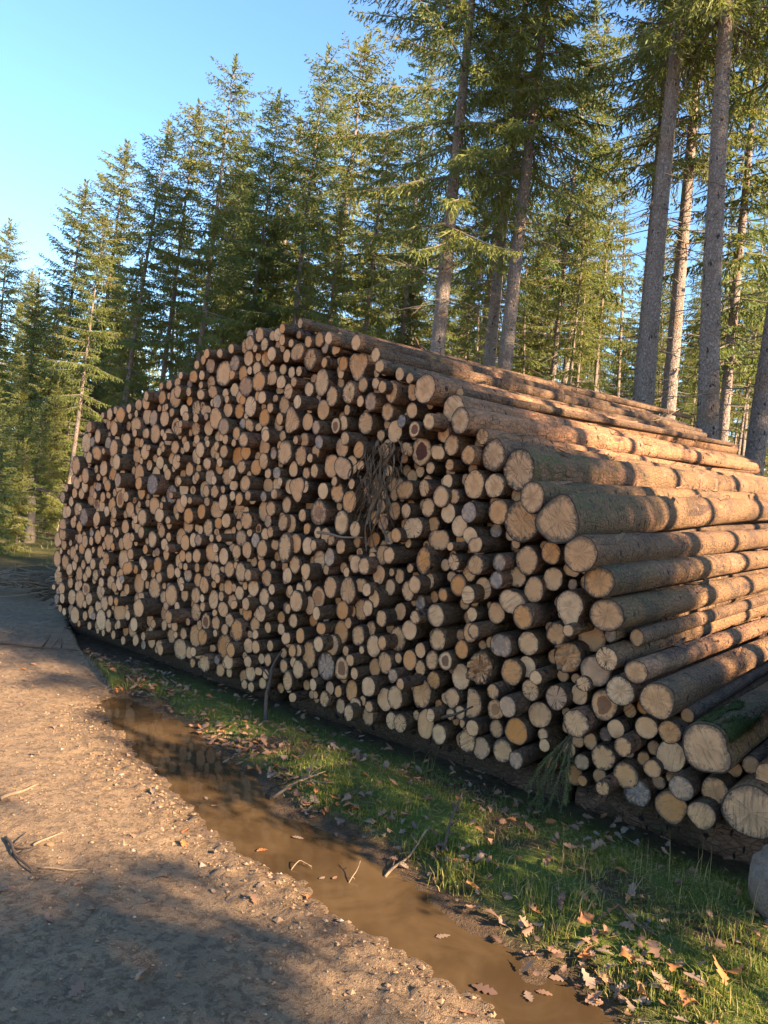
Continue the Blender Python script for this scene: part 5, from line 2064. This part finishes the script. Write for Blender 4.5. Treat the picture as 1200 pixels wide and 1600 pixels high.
# heap of dry brushwood at the end of the track, and a pale broken stump
g=np.random.default_rng(35); A=Acc(); c=ground_at(62,932,0.)
for k in range(110):
    a=g.uniform(0,6.28); p=np.array([g.normal(0,.55),g.normal(0,.40),abs(g.normal(0,.10))+.02]); d=np.array([math.cos(a),math.sin(a)*.7,g.normal(.12,.15)]); l_=g.uniform(.25,1.1); s=np.linspace(-.5,.5,5); P=p+np.outer(s*l_,d)+np.outer((s**2)*l_*.2,g.normal(size=3)); P[:,2]=np.maximum(P[:,2],.01); V,Q,T_=tube(P,np.linspace(.011,.004,5)*g.uniform(.6,1.4),5); A.add(V,Q,T_)
tag(obj('brushwood_heap',A.mesh('brushwood_heap',[M_STICK]),None,(c[0],c[1],H(c[0],c[1]))),'sunlit heap of dry brushwood where the track bends away','brushwood')
sx,sy=stand(44,15.6,840); A=Acc(); zz=np.linspace(0,1.0,14); P=np.stack([.03*np.sin(zz*3),.02*np.cos(zz*4),zz],1); V,Q,T_=tube(P,np.linspace(.115,.075,14)*(1+.1*np.sin(zz*9)),12); V[V[:,2]>1.1,2]+=g.normal(0,.08,(V[:,2]>1.1).sum())
e=empty('broken_stump',(sx,sy,H(sx,sy)-.05)); tag(e,'grey-brown peeling broken stump with bare twigs in the shade by the track','stump')
M_PALE=mat_stick('peeled_pale_wood',(.06,.047,.037),(.16,.13,.105)); obj('stem',mesh('stem',V,Q,T_,[M_PALE]),e); D_=dead_arrays(g,.15,1.3,34,.8); obj('bare_twigs',D_.mesh('bare_twigs',[M_PALE]),e)

# ------------------------------------------------------------------ pebbles, leaves, grass
def in_view(x,y,z=0,m=380):
    q=np.stack([x,y,np.full_like(x,z)],1)-cC; d=q@cF; px=600+FPX*(q@cR)/d; py=800-FPX*(q@cU)/d; return (d>.3)&(px>-m)&(px<1200+m)&(py>700)&(py<1600+m)
def scatter(n,x0,x1,y0,y1,g):
    x=g.uniform(x0,x1,n); y=g.uniform(y0,y1,n); k=in_view(x,y); x,y=x[k],y[k]; return (x,y)+terrain(x,y)
g=np.random.default_rng(41)
# pebbles and clods trodden into the track
x,y,h,sd,right,q,tt=scatter(60000,-4,1.4,2,8,g); dens=.2+.12*sstep(.6,.0,sd); k=(~right)&(sd>-.02)&(g.random(len(x))<dens*np.clip(4.2/np.hypot(x,y),0,1)**1.5); x,y,h,sd=x[k],y[k],h[k],sd[k]; n=len(x)
r=np.exp(g.normal(np.log(.0042),.45,n)).clip(.0018,.017)*(1+.5*sstep(.5,.0,sd)); oct_=np.array([[1,0,0],[0,1,0],[-1,0,0],[0,-1,0],[0,0,1],[0,0,-1.]]); of=np.array([[0,1,4],[1,2,4],[2,3,4],[3,0,4],[1,0,5],[2,1,5],[3,2,5],[0,3,5]])
V=(oct_[None]*(1+g.normal(0,.25,(n,6,1)))+g.normal(0,.12,(n,6,3)))*r[:,None,None]*np.array([1.2,1.,.7])+np.stack([x,y,h+r*.25],1)[:,None]; F=(np.arange(n)[:,None,None]*6+of[None]).reshape(-1,3)
tag(obj('gravel',mesh('gravel',V.reshape(-1,3),None,F,[M_STONE],None,{'rv':np.repeat(g.random((n,3)),6,0)},False)),'small stones and mud crumbs trodden into the track','gravel',kind='stuff')
# oak leaves
def leaf_arrays(P,g,size,flat=False):
    n=len(P); ns=13; s=np.linspace(0,1,ns); lob=.5+.5*np.cos(s*2*np.pi*4.2+.6); wv=(np.sin(np.pi*np.clip(s,0,1)**.85)**.75)*(.42+.58*lob)*.30+.012; wv[-1]=.03
    a=g.uniform(0,6.28,n); cu=g.normal(0,.32,n) if not flat else g.normal(0,.08,n); tw=g.normal(0,.28,n) if not flat else g.normal(0,.06,n); cs=g.normal(.25,.35,n) if not flat else g.normal(.05,.08,n)
    X=(s-.5)[None,:]*np.ones((n,1)); L=np.stack([X,wv[None]*(1+g.normal(0,.12,(n,ns))),np.zeros((n,ns))],-1); Rr=L*np.array([1,-1,1.]); Rr[...,1]*=(1+g.normal(0,.10,(n,ns))); M_=np.stack([X,X*0,X*0],-1)
    zc=cu[:,None]*(X**2)*1.2; L[...,2]=zc+np.abs(L[...,1])*cs[:,None]+tw[:,None]*X*.8*L[...,1]*3; Rr[...,2]=zc+np.abs(Rr[...,1])*cs[:,None]+tw[:,None]*X*.8*Rr[...,1]*3; M_[...,2]=zc
    V=np.stack([L,M_,Rr],2)*size[:,None,None,None]
    ti=g.normal(0,.28 if not flat else .05,(n,2)); V[...,2]+=V[...,0]*ti[:,0,None,None]+V[...,1]*ti[:,1,None,None]
    ca,sa=np.cos(a)[:,None,None],np.sin(a)[:,None,None]; Xr=V[...,0]*ca-V[...,1]*sa; Yr=V[...,0]*sa+V[...,1]*ca; V=np.stack([Xr,Yr,V[...,2]],-1)
    V[...,2]-=V[...,2].min(axis=(1,2))[:,None,None]*.7; V=V+P[:,None,None,:]
    i=np.arange(ns-1)[:,None]*3; j=np.arange(2)[None]; q=np.stack([i+j,i+j+1,i+j+4,i+j+3],-1).reshape(-1,4); Q=(np.arange(n)[:,None,None]*(ns*3)+q[None]).reshape(-1,4)
    return V.reshape(-1,3),Q,ns*3
x,y,h,sd,right,q,tt=scatter(30000,-4.5,4.2,1.8,10,g)
pr=np.where(right,.10*sstep(-.02,.06,sd)+.50*sstep(.35,.04,np.abs(sd-.10))*(sd>0),.010*(sd>.02))
pr=pr*np.where(right,.55+1.6*sstep(.45,.7,vnoise(x,y,1.9,51)),1.)+.30*right*sstep(.2,1.5,tt)*sstep(3.2,1.6,tt)*(q<-.2)+.30*right*sstep(4.6,6.2,tt)*sstep(.55,.75,vnoise(x,y,3.1,52))*(q<-.35)
pr=np.where((q>.05)&(tt>-.3),0,pr); k=(g.random(len(x))<pr)&(sd>-.03); x,y,h=x[k],y[k],np.maximum(h[k],WATER)+.012*right[k]; n=len(x); sz=g.uniform(.026,.070,n); V,Q,m=leaf_arrays(np.stack([x,y,h+.003],1),g,sz)
tag(obj('leaf_litter',mesh('leaf_litter',V,Q,None,[M_LEAF],None,{'rv':np.repeat(g.random((n,3)),m,0)})),'brown fallen oak leaves strewn over the verge and puddle rim','leaves',kind='stuff')
leaf_spots=[(224,1524,.088,(.85,.1,.2),'tan lobed oak leaf lying alone on the near mud'),(118,1551,.085,(.35,.2,.1),'brown oak leaf in the shaded mud near the bottom'),(190,1580,.075,(.6,.2,.9),'dull flattened leaf in the shaded mud below the tan one'),
(290,1300,.07,(.6,.95,.1),'orange oak leaf, upper of two on the sunlit mud'),(287,1322,.07,(.5,.9,.2),'orange-brown leaf, lower of two on the sunlit mud'),(335,1396,.045,(.95,.1,.95),'small pale leaf casting a dark shadow on the mud'),(362,1410,.07,(.95,.6,.3),'peach-coloured oak leaf right of the small pale leaf'),
(407,1384,.06,(1.,.3,.9),'pale yellow leaf near the edge of the puddle'),(410,1330,.07,(.8,.8,.1),'orange leaf on the mud spit at the puddle'),(238,1238,.075,(.6,.3,.95),'pale curled leaf on the rim of the upper puddle'),(181,1203,.06,(.7,.9,.1),'reddish leaf on the track beside the upper puddle'),
(10,1392,.08,(.5,.2,.2),'brown leaf at the left edge of the track'),(78,1323,.05,(.8,.4,.3),'small tan leaf beside the short pale twig'),(692,1464,.072,(.95,.3,.9),'pale oak leaf floating in the near puddle'),(757,1548,.11,(.02,.2,.1),'large sunken brown leaf near the puddle edge'),(826,1559,.075,(.85,.3,.8),'pale tan leaf floating by the lower bank'),
(872,1530,.08,(.5,.2,.75),'wet grey-brown leaf on the muddy lower bank'),(850,1553,.07,(.3,.2,.2),'dark leaf half sunk by the lower bank'),(322,1248,.05,(.9,.2,.8),'small pale leaf floating in the upper puddle'),(465,1310,.07,(.8,.2,.9),'crumpled pale leaf floating where the puddle narrows'),(525,1305,.05,(.8,.5,.4),'small tan leaf floating near the verge'),
(523,1373,.045,(.9,.6,.3),'tiny orange leaf floating on the sunlit water'),(503,1373,.04,(.7,.3,.9),'tiny pale leaf left of the tiny orange one'),(335,1260,.045,(.6,.8,.1),'orange sliver of leaf in the upper puddle'),(482,1405,.06,(.9,.8,.2),'orange leaf at the water edge of the mud spit'),
(860,1290,.09,(.9,.9,.2),'bright peach oak leaf on the shaded grass under the bearer log'),(905,1330,.10,(.95,.3,.3),'sunlit pale orange leaf on the verge below the orange foot log'),(932,1338,.11,(.9,.2,.4),'large sunlit tan leaf next to the pale orange one'),(955,1432,.09,(.2,.95,.1),'dark rust-red leaf on the middle of the verge'),(915,1447,.09,(.6,.95,.2),'upright orange leaf in the grass at the puddle bank'),
(1125,1532,.11,(.9,.95,.1),'bright orange leaf in the sunlit grass at the lower right'),(1145,1530,.10,(.8,.9,.1),'orange leaf just right of the brightest one'),(1052,1522,.10,(.85,.8,.3),'peach leaf in the sunlit litter at the lower right'),(1085,1540,.10,(.8,.3,.9),'pale pinkish leaf in the sunlit litter'),(975,1505,.10,(.75,.85,.1),'upright orange leaf by the thin dark twig'),(1020,1492,.10,(.9,.4,.4),'curled tan leaf at the end of the thin dark twig')]
for i,(px,py,s_,rv,lab) in enumerate(leaf_spots):
    P=ground_at(px,py,0.); hh=H(P[0],P[1]); P=ground_at(px,py,max(hh,WATER)); gg=np.random.default_rng(400+i); wet=hh<WATER
    base=np.array([P[0],P[1],max(hh,WATER)+(.004 if wet or px<500 else .02)]); V,Q,m=leaf_arrays(np.zeros((1,3)),gg,np.array([s_*.88]),wet)
    tag(obj('oak_leaf',mesh('oak_leaf',V,Q,None,[M_LEAF],None,{'rv':np.tile(np.array(rv,float),(m,1))}),None,base),lab,'leaf','single oak leaves on the track, water and verge')
# grass
def blades(x,y,z,g,hgt,wid,lean=.45):
    n=len(x); a=g.uniform(0,6.28,n); ln=np.abs(g.normal(0,lean,n)); o=np.stack([np.cos(a),np.sin(a),np.zeros(n)],1); sd_=np.stack([-np.sin(a+g.normal(0,.8,n)),np.cos(a),np.zeros(n)],1); B=np.stack([x,y,z],1)
    def pt(s): return B+o*(ln*hgt*s**1.8)[:,None]+np.array([0,0,1.])*(hgt*(s-.35*ln*s*s))[:,None]
    w_=sd_*(wid*.5)[:,None]; m=pt(.55); t=pt(1.)
    V=np.stack([B-w_,B+w_,m+w_*.8,m-w_*.8,t],1).reshape(-1,3); i=np.arange(n)*5
    return V,np.stack([i,i+1,i+2,i+3],1),np.stack([i+3,i+2,i+4],1)
x,y,h,sd,right,q,tt=scatter(560000,-2.6,4.2,1.8,7.5,g)
pat=vnoise(x,y,2.4,61)*.55+vnoise(x,y,6.5,62)*.45; tuft=vnoise(x,y,11,63)
pr=right*sstep(.04,.16,sd)*sstep(.05,-.12,q)*sstep(1.5,2.6,tt)*(.10+.90*sstep(.40,.60,pat))*(.3+.7*sstep(.3,.6,tuft))
k=(g.random(len(x))<pr*np.clip(4./np.hypot(x,y),.35,1)); x,y,h,sd,pat,tuft=[a[k] for a in (x,y,h,sd,pat,tuft)]; n=len(x)
hgt=(.010+.026*g.random(n)**2)*(.6+.8*tuft)+.05*(g.random(n)<.03)*g.random(n)+.025*sstep(.45,.1,sd)*g.random(n); A=Acc(); rv=g.random((n,3)); rv[:,1]*=(1-.12*(pat>.5)); V,Q,T_=blades(x,y,h-.003,g,hgt,.0030+.0016*g.random(n)); A.add(V,Q,T_,0,rv=np.repeat(rv,5,0))
x,y,h,sd,right,qq,tt=scatter(110000,-2.6,4.2,1.8,7.5,g); k=right&(sd>.05)&(qq<.0)&(tt>1.6)&(g.random(len(x))<.30*np.clip(4./np.hypot(x,y),.35,1)); x,y,h=x[k],y[k],h[k]; n=len(x)
s_=np.stack([np.cos(a_:=g.uniform(0,6.28,n)),np.sin(a_),g.normal(.05,.18,n)],1); L_=g.uniform(.02,.075,n); B=np.stack([x,y,h+g.uniform(.004,.016,n)],1); W_=np.cross(s_,[0,0,1.])*g.uniform(.0008,.0018,n)[:,None]; Mi=B+s_*(L_*.5)[:,None]+np.array([0,0,1.])*g.normal(0,.004,n)[:,None]; E_=B+s_*L_[:,None]
V=np.stack([B-W_,B+W_,Mi+W_,Mi-W_,E_],1).reshape(-1,3); i=np.arange(n)*5; A.add(V,np.stack([i,i+1,i+2,i+3],1),np.stack([i+3,i+2,i+4],1),0,rv=np.repeat(np.stack([g.random(n),g.uniform(.72,1,n),g.random(n)],1),5,0))
for px,py,nn,hg in ((705,1378,120,.16),(722,1392,60,.13),(662,1330,60,.1),(835,1430,110,.15),(815,1400,70,.12),(905,1440,90,.14),(870,1470,80,.10),(1140,1500,70,.16),(1010,1560,120,.10),(1170,1560,120,.12),(960,1540,100,.09),(640,1285,60,.07),(1110,1590,140,.10),(760,1340,60,.08),(930,1400,70,.09)):
    c=ground_at(px,py,0.); xx=c[0]+g.normal(0,.045,nn); yy=c[1]+g.normal(0,.045,nn); hh=terrain(xx,yy)[0]; hv=hg*.72*g.uniform(.35,1.1,nn); rv=g.random((nn,3)); rv[:,1]=np.where(g.random(nn)<.28,.95,rv[:,1]*.7); V,Q,T_=blades(xx,yy,hh,g,hv,np.full(nn,.0042),.6); A.add(V,Q,T_,0,rv=np.repeat(rv,5,0))
for px,py in ((893,1475),(872,1395),(897,1392),(1090,1400),(1085,1470),(1105,1490),(1175,1480),(1020,1400),(985,1435),(640,1190),(672,1200)):
    c=ground_at(px,py,0.); nn=5; xx=c[0]+g.normal(0,.03,nn); yy=c[1]+g.normal(0,.03,nn); V,Q,T_=blades(xx,yy,terrain(xx,yy)[0],g,g.uniform(.14,.26,nn),np.full(nn,.0028),.35); A.add(V,Q,T_,0,rv=np.tile([.9,.99,.5],(nn*5,1)))
tag(obj('verge_grass',A.mesh('verge_grass',[M_GRASS],False)),'short patchy grass on the verge between puddle and stack','grass',kind='stuff')
# rough grass and twigs on the shaded forest floor at the end of the track
x=g.uniform(-12,-2,9000); y=g.uniform(9,24,9000); k=in_view(x,y); x,y=x[k],y[k]; hf,sd,right,q,tt=terrain(x,y); k=right&(g.random(len(x))<.25+.75*sstep(.4,.6,vnoise(x,y,.9,71)))&~((q>-.1)&(tt>-.15)); x,y,hf=x[k],y[k],hf[k]; n=len(x); V,Q,T_=blades(x,y,hf,g,g.uniform(.04,.14,n),np.full(n,.010),.9); rv=g.random((n,3)); rv[:,1]=.35+.45*rv[:,1]
tag(obj('rough_grass',mesh('rough_grass',V,Q,T_,[M_GRASS],None,{'rv':np.repeat(rv,5,0)},False)),'pale rough grass on the shaded ground where the track ends','grass',kind='stuff')
